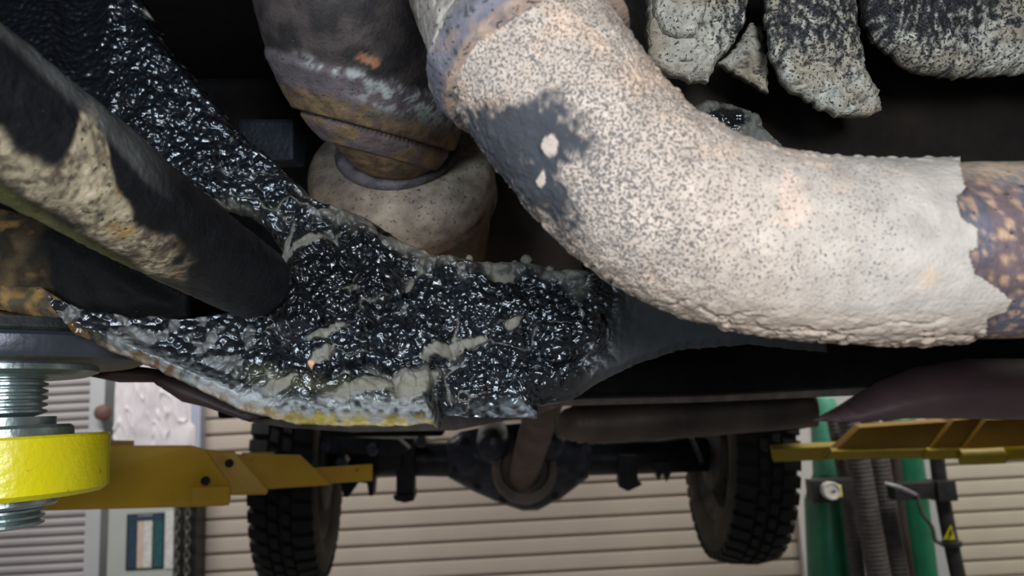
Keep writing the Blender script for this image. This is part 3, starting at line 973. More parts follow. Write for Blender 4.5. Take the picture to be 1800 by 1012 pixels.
# ------------------------------------------------ rear axle group (stands square to the vehicle, about 2.25 m away)
AX = 2.25
axle = tube('axle_tube', [(560, 804, AX), (700, 806, AX), (900, 808, AX), (1100, 803, AX), (1270, 797, AX)], 0.052, 'axle', V, 'black rear axle tube', 28, smooth_path=False)
dn = slab('differential_housing', [(786, 775), (788, 838), (830, 862), (880, 884), (920, 897), (945, 896), (985, 876), (1034, 838), (1040, 800), (1036, 768), (985, 750), (930, 742), (860, 748), (810, 758)],
          lambda x, y: AX - 0.10 + 0 * x, 0.22, 7, 'diff', axle, lambda px, py, ed: 0.05 * np.sqrt(np.clip(ed / 60, 0, 1)) + 0.008 * fbm(p3(px, py, 22), 4, 3), None, 'ribbed black differential housing')
for (bx, by) in ((800, 822), (840, 852), (885, 875), (975, 868), (1020, 832), (815, 775), (1025, 772)):
    lathe('cover_bolt', P(bx, by, AX - 0.12), -fw, [(0.014, -0.02), (0.014, 0.008), (0.010, 0.012), (0.0, 0.012)], 'axle', dn, None, 6)
pf = P(924, 822, AX - 0.20)
sax = P(956, 700, 1.45) - P(918, 838, AX - 0.16)
lathe('pinion_flange', P(922, 826, AX - 0.17), sax, [(0.0, -0.05), (0.075, -0.05), (0.09, -0.03), (0.092, 0.0), (0.088, 0.02), (0.070, 0.022), (0.064, 0.004), (0.0, 0.0)], 'muffler', axle, None, 40)
tube('drive_shaft', [(918, 838, AX - 0.22), (925, 815, AX - 0.30), (962, 690, 1.42), (985, 600, 1.15)], [0.036, 0.040, 0.036, 0.036], 'shaft', V, 'dull brown propeller shaft', 28, smooth_path=False)
for (mx, r0, d) in ((866, 24, AX - 0.22), (966, 20, AX - 0.2)):
    c = P(mx, 782, d)
    lathe('bearing_boss', c, -fw, [(0.05, -0.12), (0.045, 0.0), (0.035, 0.02), (0.015, 0.03), (0.0, 0.03)], 'diff', axle, None, 24)


def bracket(pts, d, t, name, lab=None):
    return prism(name, pts, d, t, 'axle', axle, lab, 0.003, away=fw)


bracket([(697, 770), (728, 770), (728, 868), (722, 880), (700, 880), (696, 868)], AX - 0.08, 0.05, 'shock_mount')
bracket([(690, 872), (728, 868), (728, 880), (712, 884), (694, 880)], AX - 0.09, 0.07, 'mount_foot')
bracket([(664, 790), (690, 780), (705, 790), (705, 826), (664, 830)], AX - 0.10, 0.06, 'link_bush')
bracket([(592, 828), (660, 824), (656, 872), (648, 872), (645, 850), (630, 848), (612, 874), (604, 874), (598, 850)], AX - 0.06, 0.05, 'spring_plate')
bracket([(1088, 800), (1120, 800), (1122, 848), (1130, 852), (1104, 864), (1088, 856)], AX - 0.08, 0.05, 'shock_mount')
bracket([(1146, 812), (1180, 812), (1180, 832), (1172, 848), (1166, 830), (1158, 846), (1152, 826)], AX - 0.06, 0.05, 'spring_plate')
bracket([(560, 765), (700, 772), (720, 790), (700, 800), (560, 796)], AX - 0.18, 0.04, 'control_link')
for (bx, by) in ((572, 783), (600, 812), (655, 790), (740, 775)):
    lathe('link_bolt', P(bx, by, AX - 0.2), -fw, [(0.018, -0.03), (0.018, 0.006), (0.014, 0.010), (0.0, 0.010)], 'padsteel', axle, None, 6)
tube('brake_line', [(1215, 770, AX - 0.3), (1225, 792, AX - 0.3), (1233, 812, AX - 0.3)], 0.006, 'rim', axle, None, 8)

# muffler
tube('muffler', [(985, 752, 1.33), (1010, 744, 1.30), (1060, 742, 1.30), (1250, 728, 1.28), (1430, 715, 1.26)], [0.015, 0.033, 0.037, 0.036, 0.034], 'muffler', V, 'long sooty brown muffler', 36, 60, False,
     disp=lambda f, px, py, S, TH: 0.0025 * np.sin(S * 300) * (S < 0.07))
# dark hanging bits around the right tyre top
prism('body_mount', [(1200, 690), (1430, 680), (1430, 752), (1340, 768), (1210, 760)], 1.75, 0.12, 'dark', V, None, 0.01, away=fw)
prism('bump_stop', [(560, 735), (780, 735), (780, 768), (560, 770)], 1.6, 0.12, 'dark', V, None, 0.01, away=fw)


# ------------------------------------------------ wheels
def wheel(cx, cy, d, yaw, tilt, inner_sign, label):
    """inner_sign: +1 when the wheel's inner side looks to the right"""
    R, W = 0.335, 0.158
    c = P(cx, cy, d)
    Rz = np.array(Matrix.Rotation(math.radians(yaw), 3, Vector(up)))
    Rf = np.array(Matrix.Rotation(math.radians(tilt), 3, Vector(fw)))
    ax = Rf @ Rz @ (ri / np.linalg.norm(ri)) * inner_sign
    root = empty('wheel', c, None)
    root.parent = V
    root.location = Vector(c) - world_loc(V)
    root['label'] = label
    h = W / 2
    prof = [(0.215, h - 0.03), (0.225, h - 0.005), (0.25, h + 0.006), (0.285, h + 0.008), (0.310, h), (0.322, h - 0.014), (0.325, h - 0.03), (0.325, -h + 0.03), (0.322, -h + 0.014),
            (0.310, -h), (0.285, -h - 0.008), (0.25, -h - 0.006), (0.225, -h + 0.005), (0.215, -h + 0.03)]
    ty = lathe('tyre', c, ax, prof, 'sidewall', root, 'black off-road tyre', 72, closed=True, sharp=0)
    ty.data.materials.append(M['tyre'])
    axl = np.array(ax)
    for p in ty.data.polygons:
        cc = np.array(p.center) + np.array(ty.location) + np.array(world_loc(root)) - c
        if abs(cc @ axl) < h - 0.006 and np.linalg.norm(cc - axl * (cc @ axl)) > 0.30:
            p.material_index = 1
    # tread blocks
    x = np.cross(axl, np.array([0, 0, 1.0])); x /= np.linalg.norm(x)
    y = np.cross(axl, x)
    vs, fs = [], []
    n = 44
    rows = [(-h - 0.004, -h + 0.045, 0.0), (-h + 0.052, -0.006, 0.5), (0.006, h - 0.052, 0.0), (h - 0.045, h + 0.004, 0.5)]
    for k in range(n):
        for (a0, a1, off) in rows:
            t0 = (k + off) / n * 2 * math.pi
            t1 = t0 + 0.66 / n * 2 * math.pi
            b0 = len(vs)
            for rad in (0.318, R + 0.004):
                for (aa, tt) in ((a0, t0), (a1, t0 + 0.02), (a1, t1 + 0.02), (a0, t1)):
                    rr2 = rad - (0.012 if (abs(aa) > h - 0.01) else 0)
                    vs.append(c + axl * aa + (x * math.cos(tt) + y * math.sin(tt)) * rr2)
            fs += [(b0, b0 + 1, b0 + 2, b0 + 3), (b0 + 7, b0 + 6, b0 + 5, b0 + 4), (b0, b0 + 4, b0 + 5, b0 + 1), (b0 + 1, b0 + 5, b0 + 6, b0 + 2),
                   (b0 + 2, b0 + 6, b0 + 7, b0 + 3), (b0 + 3, b0 + 7, b0 + 4, b0)]
    build('tread_blocks', vs, fs, 'tyre', root, None, False, None, 'stuff', recalc=True)
    lathe('rim', c, ax, [(0.0, -0.02), (0.12, -0.02), (0.17, 0.0), (0.185, 0.04), (0.20, h - 0.03), (0.218, h - 0.015), (0.222, h - 0.012), (0.222, -h + 0.02), (0.0, -h + 0.03)], 'rim', root, None, 48)
    lathe('brake_drum', c, ax, [(0.0, 0.0), (0.135, 0.0), (0.14, 0.05), (0.13, 0.075), (0.06, 0.085), (0.0, 0.085)], 'rim', root, None, 40)
    return root


wheel(532, 818, AX, 5.5, 0, +1, 'rear wheel with a deep-lugged tyre behind the ochre lift arm')
wheel(1290, 783, AX, -1.0, 1, -1, 'rear wheel with dusty inner sidewall beside the green cylinders')

# ------------------------------------------------ tar-coated front crossmember
LOWX = [-60, 92, 115, 140, 200, 280, 340, 430, 520, 600, 760, 940, 1000, 1060, 1120, 1200, 1320, 1460]
LOWY = [500, 515, 552, 580, 612, 643, 672, 715, 738, 742, 742, 727, 698, 665, 635, 608, 598, 612]


def cm_depth(x, y):
    L = np.interp(x, LOWX, LOWY)
    up_ = np.clip(L - y, -20, 900)
    d = 0.385 + up_ * 0.00017 + 0.05 * smooth(40, -40, x) * 0
    d = d + 0.035 * smooth(940, 1250, x)
    # upper limb turns away to the left
    d = d + 0.03 * smooth(420, 120, x) * smooth(480, 250, y)
    return d


def cm_height(px, py, ed):
    n3 = p3(px, py, 1.0)
    warp = np.stack([fbm(n3 / 40, 1, 2) - .5, fbm(n3 / 40 + 9, 2, 2) - .5, np.zeros_like(px)], -1) * 26
    q = n3 + warp
    w1, r1 = worley2(q / 72.0, 11)
    w2, r2 = worley2(q / 25.0 + 3.3, 12)
    w3, r3 = worley2((n3 + warp * 0.4) * np.array([1 / 15.0, 1 / 13.0, 1]), 13)
    dome = lambda w, k: np.sqrt(np.clip(1 - (w / k) ** 2, 0, 1))
    body = smooth(420, 560, px + (py - 480) * 0.3) * smooth(1160, 1060, px - 0.4 * (py - 600)) * smooth(0, 30, ed)
    body = np.maximum(body, 0.0)
    wing = 1 - smooth(380, 520, px)
    h = 0.0155 * dome(w1, 0.72) * (0.4 + 0.6 * r1) * body
    Lq = np.interp(px, LOWX, LOWY) - py
    calm = 1 - 0.85 * smooth(60, 25, Lq) * smooth(120, 200, px) * smooth(775, 760, px)
    h = h + 0.0046 * dome(w2, 0.68) * (0.3 + 0.7 * r2) * (0.25 + 0.75 * body) * calm
    limb = smooth(420, 330, py) * smooth(90, 220, px)
    h = h + 0.0013 * dome(w3, 0.62) * (0.2 + 0.8 * r3) * (0.55 + 0.45 * body) * smooth(1230, 1100, px) * calm
    h = h + 0.004 * (fbm(n3 / 45, 6, 3) - 0.5)
    h = h + limb * (0.008 * dome(w1, 0.75) + 0.003 * dome(w2, 0.7))
    dullz = smooth(1020, 1130, px + (py - 600) * 0.35)
    leftz = smooth(220, 170, px + 40 * (fbm(n3 / 30, 37, 3) - .5)) * smooth(420, 330, py)
    h = h * (1 - 0.8 * dullz) * (1 - 0.6 * leftz)
    # the lip of the sheet metal rolls forward a little
    L = np.interp(px, LOWX, LOWY)
    lip = np.exp(-((L - py - 10) / 14.0) ** 2) * smooth(130, 260, px) * smooth(775, 755, px)
    h = h + 0.0035 * lip
    h = h - 0.010 * np.exp(-((px - 767) / 7.0) ** 2) * smooth(640, 720, py)
    h = h - 0.006 * smooth(0, 1, 1 - ed / 10.0)
    return h


def cm_look(px, py, ed, front, h):
    n3 = p3(px, py, 1.0)
    tar = np.array([0.0075, 0.0085, 0.011])
    mudc = np.array([0.21, 0.195, 0.155])
    hs = h
    # mud left in hollows and along the upper ledge
    limbm = smooth(0.0060, 0.0030, hs) * smooth(0.52, 0.60, fbm(n3 / 26 + 3, 28, 4)) * smooth(230, 270, px) * smooth(390, 340, py) * 0.8
    low = smooth(0.0040, 0.0012, hs) * smooth(0.44, 0.60, fbm(n3 / 30, 21, 4)) * smooth(420, 560, px + (py - 480) * 0.3) * smooth(8, 30, ed) * smooth(1010, 950, px)
    crack = np.exp(-((fbm(n3 / np.array([75, 38, 1]), 23, 3) - 0.5) / 0.012) ** 2) * smooth(0.42, 0.62, fbm(n3 / 90 + 5, 24, 2)) * smooth(380, 500, px)
    ledgeU = np.interp(px, [500, 550, 650, 700, 760, 830, 930, 985, 1030, 1080], [300, 352, 385, 415, 440, 455, 455, 480, 500, 540])
    ledge = smooth(48, 8, py - ledgeU + 34 * (fbm(n3 / 24, 25, 3) - 0.5)) * smooth(510, 580, px) * smooth(1070, 1000, px)
    ledge = ledge * smooth(0.30, 0.48, fbm(n3 / 34 + 2, 26, 3) + 0.25 * smooth(690, 800, px))
    spots = 0
    for (sx, sy, a, b) in ((585, 600, 30, 9), (665, 690, 85, 16), (800, 625, 45, 10), (905, 585, 10, 10), (735, 690, 30, 26), (575, 640, 16, 14), (500, 690, 26, 10), (500, 440, 9, 34), (545, 440, 45, 8)):
        e = ((px - sx) + (py - sy) * 0.5) ** 2 / a ** 2 + (py - sy + 0.25 * (px - sx)) ** 2 / b ** 2
        spots = np.maximum(spots, smooth(1.5, 0.6, e + 1.6 * (fbm(n3 / 16, 27, 3) - .5)))
    mud = np.clip(np.maximum.reduce([limbm, low * 0.85, crack * 0.9, ledge, spots * 0.9]), 0, 1) * smooth(1060, 1000, px)
    # left wing: dusty grey film over the tar
    wingm = smooth(540, 380, px) * smooth(470, 520, py + 0.10 * px)
    film = wingm * (0.75 * smooth(0.50, 0.60, fbm(n3 / 22, 31, 4)) + 0.02)
    col = mix(np.tile(tar, (len(px), 1)), mudc, np.clip(mud, 0, 1))
    col = mix(col, np.array([0.15, 0.145, 0.135]), film)
    # lower lip: worn to bare bluish grey, olive and rust at the very edge
    L = np.interp(px, LOWX, LOWY)
    hgt = L - py
    lipn = fbm(n3 / np.array([12, 6, 1]), 33, 3)
    lip = smooth(40, 10, hgt + 30 * (lipn - 0.5)) * smooth(120, 430, px) * smooth(775, 755, px)
    col = mix(col, np.array([0.42, 0.44, 0.44]), lip * smooth(0.25, 0.60, lipn) * 0.85)
    olive = smooth(78, 44, hgt) * smooth(30, 48, hgt) * smooth(380, 480, px) * smooth(780, 730, px) * 0.35
    col = mix(col, np.array([0.20, 0.19, 0.10]), olive)
    edge = smooth(9, 3, hgt + 14 * (lipn - .5)) * smooth(100, 130, px) * smooth(775, 755, px) * (0.3 + 0.35 * smooth(400, 560, px))
    rust = mix(np.tile(np.array([0.42, 0.20, 0.05]), (len(px), 1)), np.array([0.62, 0.47, 0.06]), smooth(350, 560, px))
    col = mix(col, rust, edge * smooth(0.30, 0.45, fbm(n3 / 18, 35, 2) + 0.15 * smooth(400, 560, px)))
    # right shoulder: smoother thin coat, colour darkened for the pipe's shadow
    dull = smooth(1000, 1110, px + (py - 600) * 0.35 + 60 * (fbm(n3 / 40, 36, 3) - .5))
    col = mix(col, np.array([0.016, 0.013, 0.012]), dull)
    left = smooth(220, 170, px + 40 * (fbm(n3 / 30, 37, 3) - .5)) * smooth(420, 330, py)
    left = np.maximum(left, smooth(90, 30, py + 0.4 * (250 - px)) )
    rough = 0.29 + 0.62 * mud + 0.45 * film + 0.30 * lip + 0.62 * dull - 0.06 * left
    chip = smooth(7, 4, np.hypot(px - 556, py - 657))
    col = mix(col, np.array([0.75, 0.42, 0.22]), chip)
    gl = np.clip(1 - mud - dull - 0.8 * lip - 0.45 * left, 0.04, 1)
    edge_glint = smooth(30, 8, hgt + 20 * (lipn - .5)) * smooth(775, 790, px) * smooth(950, 930, px)
    col = mix(col, np.array([0.30, 0.34, 0.38]), edge_glint * smooth(.35, .6, lipn) * 0.7)  # bluish-white highlight painted along the right plate's lower edge
    return col, dirt3(np.clip(rough, 0.1, 0.95), 0.1 * film, gl)


CM = [(92, 512), (150, 537), (230, 548), (330, 552), (420, 540), (478, 505), (498, 465), (492, 432), (470, 397), (440, 374), (385, 358), (330, 338),
      (250, 305), (150, 215), (0, 110), (-60, 60), (-60, -60), (215, -60), (262, 20), (300, 90), (345, 140), (385, 190), (415, 230), (450, 262), (490, 295), (520, 325),
      (550, 352), (600, 365), (650, 385), (700, 415), (760, 440), (830, 455), (930, 455), (985, 470), (1060, 470), (1130, 500), (1200, 530),
      (1320, 560), (1460, 580), (1460, 612), (1320, 598), (1200, 608), (1120, 635), (1060, 665), (1000, 698), (942, 706), (940, 727), (850, 726), (772, 722),
      (764, 738), (700, 742), (600, 743), (520, 738), (430, 716), (340, 673), (280, 643), (200, 612), (140, 580), (115, 552)]
cm = slab('front_crossmember', CM, cm_depth, 0.012, 2.2, 'tar', V, cm_height, cm_look, 'crossmember coated in glossy bubbled black underseal with grey mud', jag=1.5, seed=5)

# crumbs of mud on the ledge
for i, (bx, by, r) in enumerate(((926, 452, 9), (905, 458, 6), (825, 449, 7), (968, 470, 8), (985, 488, 6), (745, 440, 6), (905, 585, 8), (1003, 498, 5))):
    c = P(bx, by + 6, float(cm_depth(np.array([bx * 1.0]), np.array([by * 1.0]))[0]) - 0.001)
    r = r * 0.52 / F
    pr = [(0.0, -r), (r * .7, -r * .7), (r, 0), (r * .75, r * .65), (0.0, r)]
    lathe('mud_crumb', c, (0.2, 0.3, 1), pr, 'mud', cm, None, 10,
          disp=lambda f, px, py: 0.0030 * (fbm(f * 330, 3, 3) - .5),
          look=lambda f, px, py, h: (np.tile(np.array([0.25, 0.235, 0.19]), (len(f), 1)), dirt3(np.full(len(f), .9), .1, 0)), sharp=0)

# ------------------------------------------------ torsion rod on the left
def rod_look(f, px, py, S, TH, h):
    n = f * 60
    a = fbm(n, 41, 4)
    col = np.tile(np.array([0.010, 0.011, 0.014]), (len(f), 1))
    # distance across the rod: 0 at the upper edge, 1 at the lower edge
    up_y = np.interp(px, [-100, 0, 150, 260, 380, 480], [-40, 40, 180, 310, 400, 480])
    lo_y = np.interp(px, [-100, 0, 100, 250, 340, 430], [300, 355, 420, 500, 545, 560])
    t = np.clip((py - up_y) / (lo_y - up_y), -0.2, 1.2)
    tan = smooth(0.50, 0.62, t + 0.35 * (a - .5) + 0.0006 * (px - 60) - 0.55 * np.exp(-((px - 165) / 38.0) ** 2) * -1) * smooth(0.90, 0.80, t + 0.25 * (a - .5))
    tan = tan * smooth(335, 270, px + 90 * (fbm(f * 160, 43, 3) - .5))
    b = fbm(f * 260, 44, 3)
    tc = mix(np.tile(np.array([0.46, 0.40, 0.28]), (len(f), 1)), np.array([0.15, 0.125, 0.09]), smooth(0.46, 0.62, 0.5 * b + 0.5 * fbm(f * 600, 48, 2)))
    tc = mix(tc, np.array([0.52, 0.34, 0.12]), smooth(0.62, 0.72, fbm(f * 120, 45, 2)) * smooth(150, 260, px))
    col = mix(col, tc, np.clip(tan, 0, 1))
    ol = smooth(0.86, 0.95, t)
    col = mix(col, np.array([0.085, 0.085, 0.03]), ol * 0.9 * smooth(420, 300, px))
    ed = smooth(0.12, 0.02, t) * smooth(330, 200, px)
    col = mix(col, np.array([0.12, 0.13, 0.13]), ed * 0.8)  # grey rim light painted along the rod's upper edge
    rough = 0.42 + 0.45 * tan
    return col, dirt3(rough, 0.35 * tan, 0.25 * (1 - tan))


def rod_disp(f, px, py, S, TH):
    return 0.0016 * (fbm(f * 110, 46, 4) - .5) + 0.0008 * (fbm(f * 420, 47, 3) - .5)


tube('torsion_rod', [(-330, -20, 0.165), (-140, 110, 0.195), (30, 225, 0.225), (180, 325, 0.262), (300, 405, 0.305), (390, 462, 0.350), (445, 494, 0.385)],
     [0.0215, 0.0215, 0.0215, 0.0215, 0.0205, 0.0200, 0.0195], 'iron', V, 'black steel rod flaked with tan mud', 130, 260, True, rod_disp, rod_look)

# chassis rail behind the rod, above the lift pad
def rail_look(px, py, ed, front, h):
    n3 = p3(px, py, 1.0)
    a = fbm(n3 / 30, 51, 4)
    col = mix(np.tile(np.array([0.030, 0.022, 0.012]), (len(px), 1)), np.array([0.11, 0.075, 0.035]), smooth(0.42, 0.66, a))
    col = mix(col, np.array([0.34, 0.20, 0.06]), smooth(0.62, 0.72, fbm(n3 / 18, 52, 3)) * 0.7)
    col = mix(col, np.array([0.004, 0.004, 0.004]), smooth(40, 100, px - 0.2 * (py - 400)))  # right part painted black for the shadowed gap below the rod
    return col, dirt3(np.full(len(px), 0.8), 0.2, 0)


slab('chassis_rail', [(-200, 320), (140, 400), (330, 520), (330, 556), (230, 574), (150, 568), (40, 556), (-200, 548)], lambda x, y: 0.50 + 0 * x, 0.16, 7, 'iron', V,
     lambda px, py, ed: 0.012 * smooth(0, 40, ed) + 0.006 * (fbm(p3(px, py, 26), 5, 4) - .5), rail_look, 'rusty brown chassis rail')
slab('rail_lip', [(-200, 500), (0, 502), (70, 505), (110, 530), (140, 572), (100, 562), (0, 544), (-200, 538)], lambda x, y: 0.475 + 0 * x, 0.06, 6, 'iron', V,
     lambda px, py, ed: 0.004 * smooth(0, 18, ed) + 0.004 * (fbm(p3(px, py, 20), 6, 4) - .5), lambda px, py, ed, f, h: (
         mix(np.tile(np.array([0.10, 0.075, 0.045]), (len(px), 1)), np.array([0.30, 0.18, 0.06]), smooth(.5, .7, fbm(p3(px, py, 14), 8, 3))), dirt3(np.full(len(px), .8), .3, 0)),
     'rust-flecked lip of the chassis rail')
slab('outrigger', [(150, 660), (200, 640), (280, 650), (340, 670), (420, 712), (470, 730), (440, 742), (360, 715), (320, 706), (270, 672), (210, 672)], lambda x, y: 0.56 + 0 * x, 0.08, 8, 'hose_brown', V,
     bulge_h(0.01, 20), None, 'dark outrigger under the coated lip')
cbox('bracket_plate', 418, 516, 208, 282, 0.66, 0.70, 'bluebracket', 'dark bluish bracket plate', 0.004)

# ------------------------------------------------ catalytic can, neck and down pipe
def can_look(f, px, py, h):
    a = fbm(f * 70, 61, 4)
    col = mix(np.tile(np.array([0.47, 0.39, 0.31]), (len(f), 1)), np.array([0.34, 0.285, 0.225]), smooth(.4, .65, a))
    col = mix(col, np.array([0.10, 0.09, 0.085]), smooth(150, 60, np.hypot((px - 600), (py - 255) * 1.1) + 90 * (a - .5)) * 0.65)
    seam = np.interp(px, [560, 700, 770, 840, 880], [470, 450, 425, 385, 350])
    col = mix(col, np.array([0.15, 0.095, 0.06]), smooth(-4, 6, py - seam + 6 * (a - .5)))
    return col, dirt3(np.full(len(f), .88), .35, 0)


cu = cam_pt(-0.03, 0.69, -0.72) - CAM          # the can's axis: up and towards the camera
cu /= np.linalg.norm(cu)
cc = P(706, 302, 0.60)
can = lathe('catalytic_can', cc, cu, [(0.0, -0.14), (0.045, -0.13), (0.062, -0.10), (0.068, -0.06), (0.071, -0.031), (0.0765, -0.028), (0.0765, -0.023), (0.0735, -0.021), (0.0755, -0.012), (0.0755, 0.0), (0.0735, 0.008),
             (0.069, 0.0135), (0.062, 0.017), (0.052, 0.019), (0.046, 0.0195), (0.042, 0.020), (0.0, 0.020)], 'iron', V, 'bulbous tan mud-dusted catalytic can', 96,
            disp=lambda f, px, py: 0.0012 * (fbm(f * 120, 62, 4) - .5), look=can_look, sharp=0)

def ring_look(f, px, py, h):
    a = fbm(f * 120, 63, 3)
    return mix(np.tile(np.array([0.11, 0.10, 0.115]), (len(f), 1)), np.array([0.055, 0.05, 0.055]), smooth(.4, .6, a)), dirt3(np.full(len(f), .5), .2, 0)


lathe('neck_ring', cc, cu, [(0.036, 0.016), (0.0475, 0.018), (0.0495, 0.0215), (0.0480, 0.0255), (0.0425, 0.0275), (0.036, 0.0275)], 'iron', can, None, 72, look=ring_look, closed=True, sharp=0)


def dp_look(f, px, py, S, TH, h):
    a = fbm(f * 80, 71, 4)
    b = fbm(f * 210, 72, 4)
    # bands run down to the right
    v = py - 0.27 * (px - 500)
    col = mix(np.tile(np.array([0.062, 0.050, 0.048]), (len(f), 1)), np.array([0.030, 0.026, 0.027]), smooth(.4, .6, a))
    band = smooth(88, 100, v + 12 * (a - .5)) * smooth(160, 146, v + 10 * (b - .5))
    col = mix(col, np.array([0.125, 0.105, 0.115]), band)
    gold = smooth(140, 158, v + 26 * (a - .5)) * smooth(192, 182, v)
    col = mix(col, mix(np.tile(np.array([0.20, 0.135, 0.075]), (len(f), 1)), np.array([0.12, 0.085, 0.065]), smooth(.45, .6, b)), gold)
    mauve = smooth(184, 194, v)
    mc = mix(np.tile(np.array([0.22, 0.15, 0.08]), (len(f), 1)), np.array([0.15, 0.115, 0.12]), smooth(.45, .55, a))
    col = mix(col, mc, mauve)
    neck = smooth(228, 236, v)
    col = mix(col, mix(np.tile(np.array([0.19, 0.125, 0.065]), (len(f), 1)), np.array([0.10, 0.062, 0.042]), smooth(.42, .6, b)), neck)
    # pale flakes along the weld
    fl = smooth(0.50, 0.58, b + 0.02) * np.exp(-((v - 100 - 0.05 * (px - 640)) / 11) ** 2) * smooth(500, 560, px)
    fl2 = smooth(0.46, 0.54, b) * np.exp(-((v - 128) / 20) ** 2) * smooth(590, 680, px)
    col = mix(col, np.array([0.42, 0.44, 0.43]), np.clip(fl + fl2 * 0.9, 0, 1))
    org = 0.8 * smooth(1.1, 0.5, ((px - 636) / 34) ** 2 + ((py - 103 - 0.2 * (px - 636)) / 12) ** 2 + 4.0 * (b - .5))
    col = mix(col, np.array([0.42, 0.20, 0.11]), org)
    seam = np.exp(-((v - 188) / 3.0) ** 2)
    col = mix(col, np.array([0.01, 0.008, 0.007]), seam)
    return col, dirt3(0.55 + 0.25 * a, 0.3, 0.0)


def dp_disp(f, px, py, S, TH):
    v = py - 0.27 * (px - 500)
    h = 0.0014 * (fbm(f * 110, 73, 4) - .5)
    h = h + 0.0022 * np.exp(-((v - 100) / 7.0) ** 2) + 0.002 * smooth(100, 108, v) * smooth(186, 184, v) - 0.0028 * np.exp(-((v - 188) / 4.0) ** 2)
    h = h - 0.003 * smooth(228, 232, v)
    return h


nb = cc + cu * 0.018
q = np.array([nb, nb + cu * 0.008, nb + cu * 0.016, nb + cu * 0.022, P(692, 212, 0.550), P(678, 168, 0.530), P(652, 110, 0.508), P(622, 30, 0.485), P(600, -60, 0.47), P(590, -200, 0.46)])
tube('down_pipe', q, [0.0385, 0.0385, 0.0390, 0.0405, 0.0490, 0.0565, 0.0600, 0.0600, 0.0575, 0.056], 'iron', V, 'dark heat-stained down pipe with cracked weld seams', 150, 240, True, dp_disp, dp_look, pixel=False)

# dark ribbed gearbox behind the can
def vcyl(name, a, b, r, mat, label=None, seg=28):
    return tube(name, [a, b], r, mat, V, label, seg, None, False)


gb = vcyl('gearbox_case', (900, 300, 0.86), (905, 520, 0.80), 0.075, 'muffler', 'dark gearbox case')
for k, x in enumerate((845, 872, 898, 925, 950)):
    tube('case_rib', [(x, 340, 0.80), (x - 14, 470, 0.765)], 0.008, 'flange', gb, None, 10, None, False)

# ------------------------------------------------ mud-caked exhaust pipe
PATH = [(835, -110, 0.288), (880, -10, 0.272), (932, 95, 0.257), (992, 190, 0.248), (1072, 285, 0.243), (1170, 362, 0.239), (1290, 412, 0.238), (1420, 436, 0.239), (1560, 443, 0.240), (1720, 441, 0.241), (1900, 437, 0.242), (2150, 430, 0.243)]
PR = [0.0315, 0.0315, 0.0305, 0.0295, 0.0288, 0.0286, 0.0286, 0.0286, 0.0287, 0.0287, 0.0287, 0.0287]
EDGE_Y = [200, 283, 330, 345, 380, 400, 438, 445, 480, 510, 530, 550, 562, 590, 606, 640]
EDGE_X = [1690, 1688, 1700, 1683, 1690, 1722, 1720, 1706, 1716, 1760, 1781, 1770, 1737, 1735, 1700, 1690]


def pipe_look(f, px, py, S, TH, h):
    a = fbm(f * 520, 81, 4)
    b = fbm(f * 90, 82, 3)
    col = mix(np.tile(np.array([0.135, 0.098, 0.105]), (len(f), 1)), np.array([0.10, 0.098, 0.125]), smooth(.4, .6, b))
    col = mix(col, np.array([0.48, 0.32, 0.20]), smooth(.55, .66, a) * 0.75)
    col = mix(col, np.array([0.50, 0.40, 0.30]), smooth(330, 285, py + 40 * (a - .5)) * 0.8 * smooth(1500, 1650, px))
    return col, dirt3(np.full(len(f), 0.6), 0.25, 0)


pipe = tube('exhaust_pipe', PATH + [(2600, 425, 0.246), (3300, 430, 0.255)], PR + [0.0287, 0.0287], 'iron', V, 'thick bent exhaust pipe, bare purple steel at its far end', 120, 460, True,
            lambda f, px, py, S, TH: 0.0005 * (fbm(f * 200, 83, 3) - .5), pipe_look)


def crust_keep(px, py, f):
    d = -((f - CAM) @ RM)[:, 2]
    e = np.interp(py, EDGE_Y, EDGE_X)
    s = (px - 985) * 0.55 + (py - 165) * 0.85     # distance along the pipe from the collar
    return (px < e) & (s > -160)


def crust_disp(f, px, py, S, TH):
    low = smooth(470, 600, py + 0 * px) * smooth(950, 1150, px)
    lowL = np.interp(px, [800, 880, 960, 1040, 1120, 1250, 1400, 1500, 1800], [190, 290, 390, 480, 540, 580, 600, 606, 603])
    rim = smooth(70, 10, lowL - py)
    fine = 1 - 0.75 * smooth(1200, 1480, px)
    h = 0.0010 + 0.0014 * (fbm(f * 110, 84, 4) - .5) * (0.35 + fine) + 0.0011 * (fbm(f * 520, 85, 3) - .5) * fine
    w, r = worley(f * 330, 86)
    h = h + rim * 0.0009 * np.sqrt(np.clip(1 - (w / 0.7) ** 2, 0, 1)) * r
    wr = fbm(f * np.array([60, 60, 220]), 87, 4)
    h = h - rim * 0.0022 * np.exp(-((wr - .5) / 0.022) ** 2)
    # upper crumbs
    upr = np.interp(px, [1100, 1170, 1220, 1300, 1400, 1500, 1700], [70, 160, 212, 245, 268, 278, 282])
    crumb = smooth(30, 5, np.abs(py - upr)) * smooth(0.62, 0.8, r) * np.sqrt(np.clip(1 - (w / 0.6) ** 2, 0, 1))
    h = h + 0.0007 * crumb
    patch = blue_patch(px, py, f)
    h = h - 0.0007 * patch
    return np.maximum(h, 0.0002)


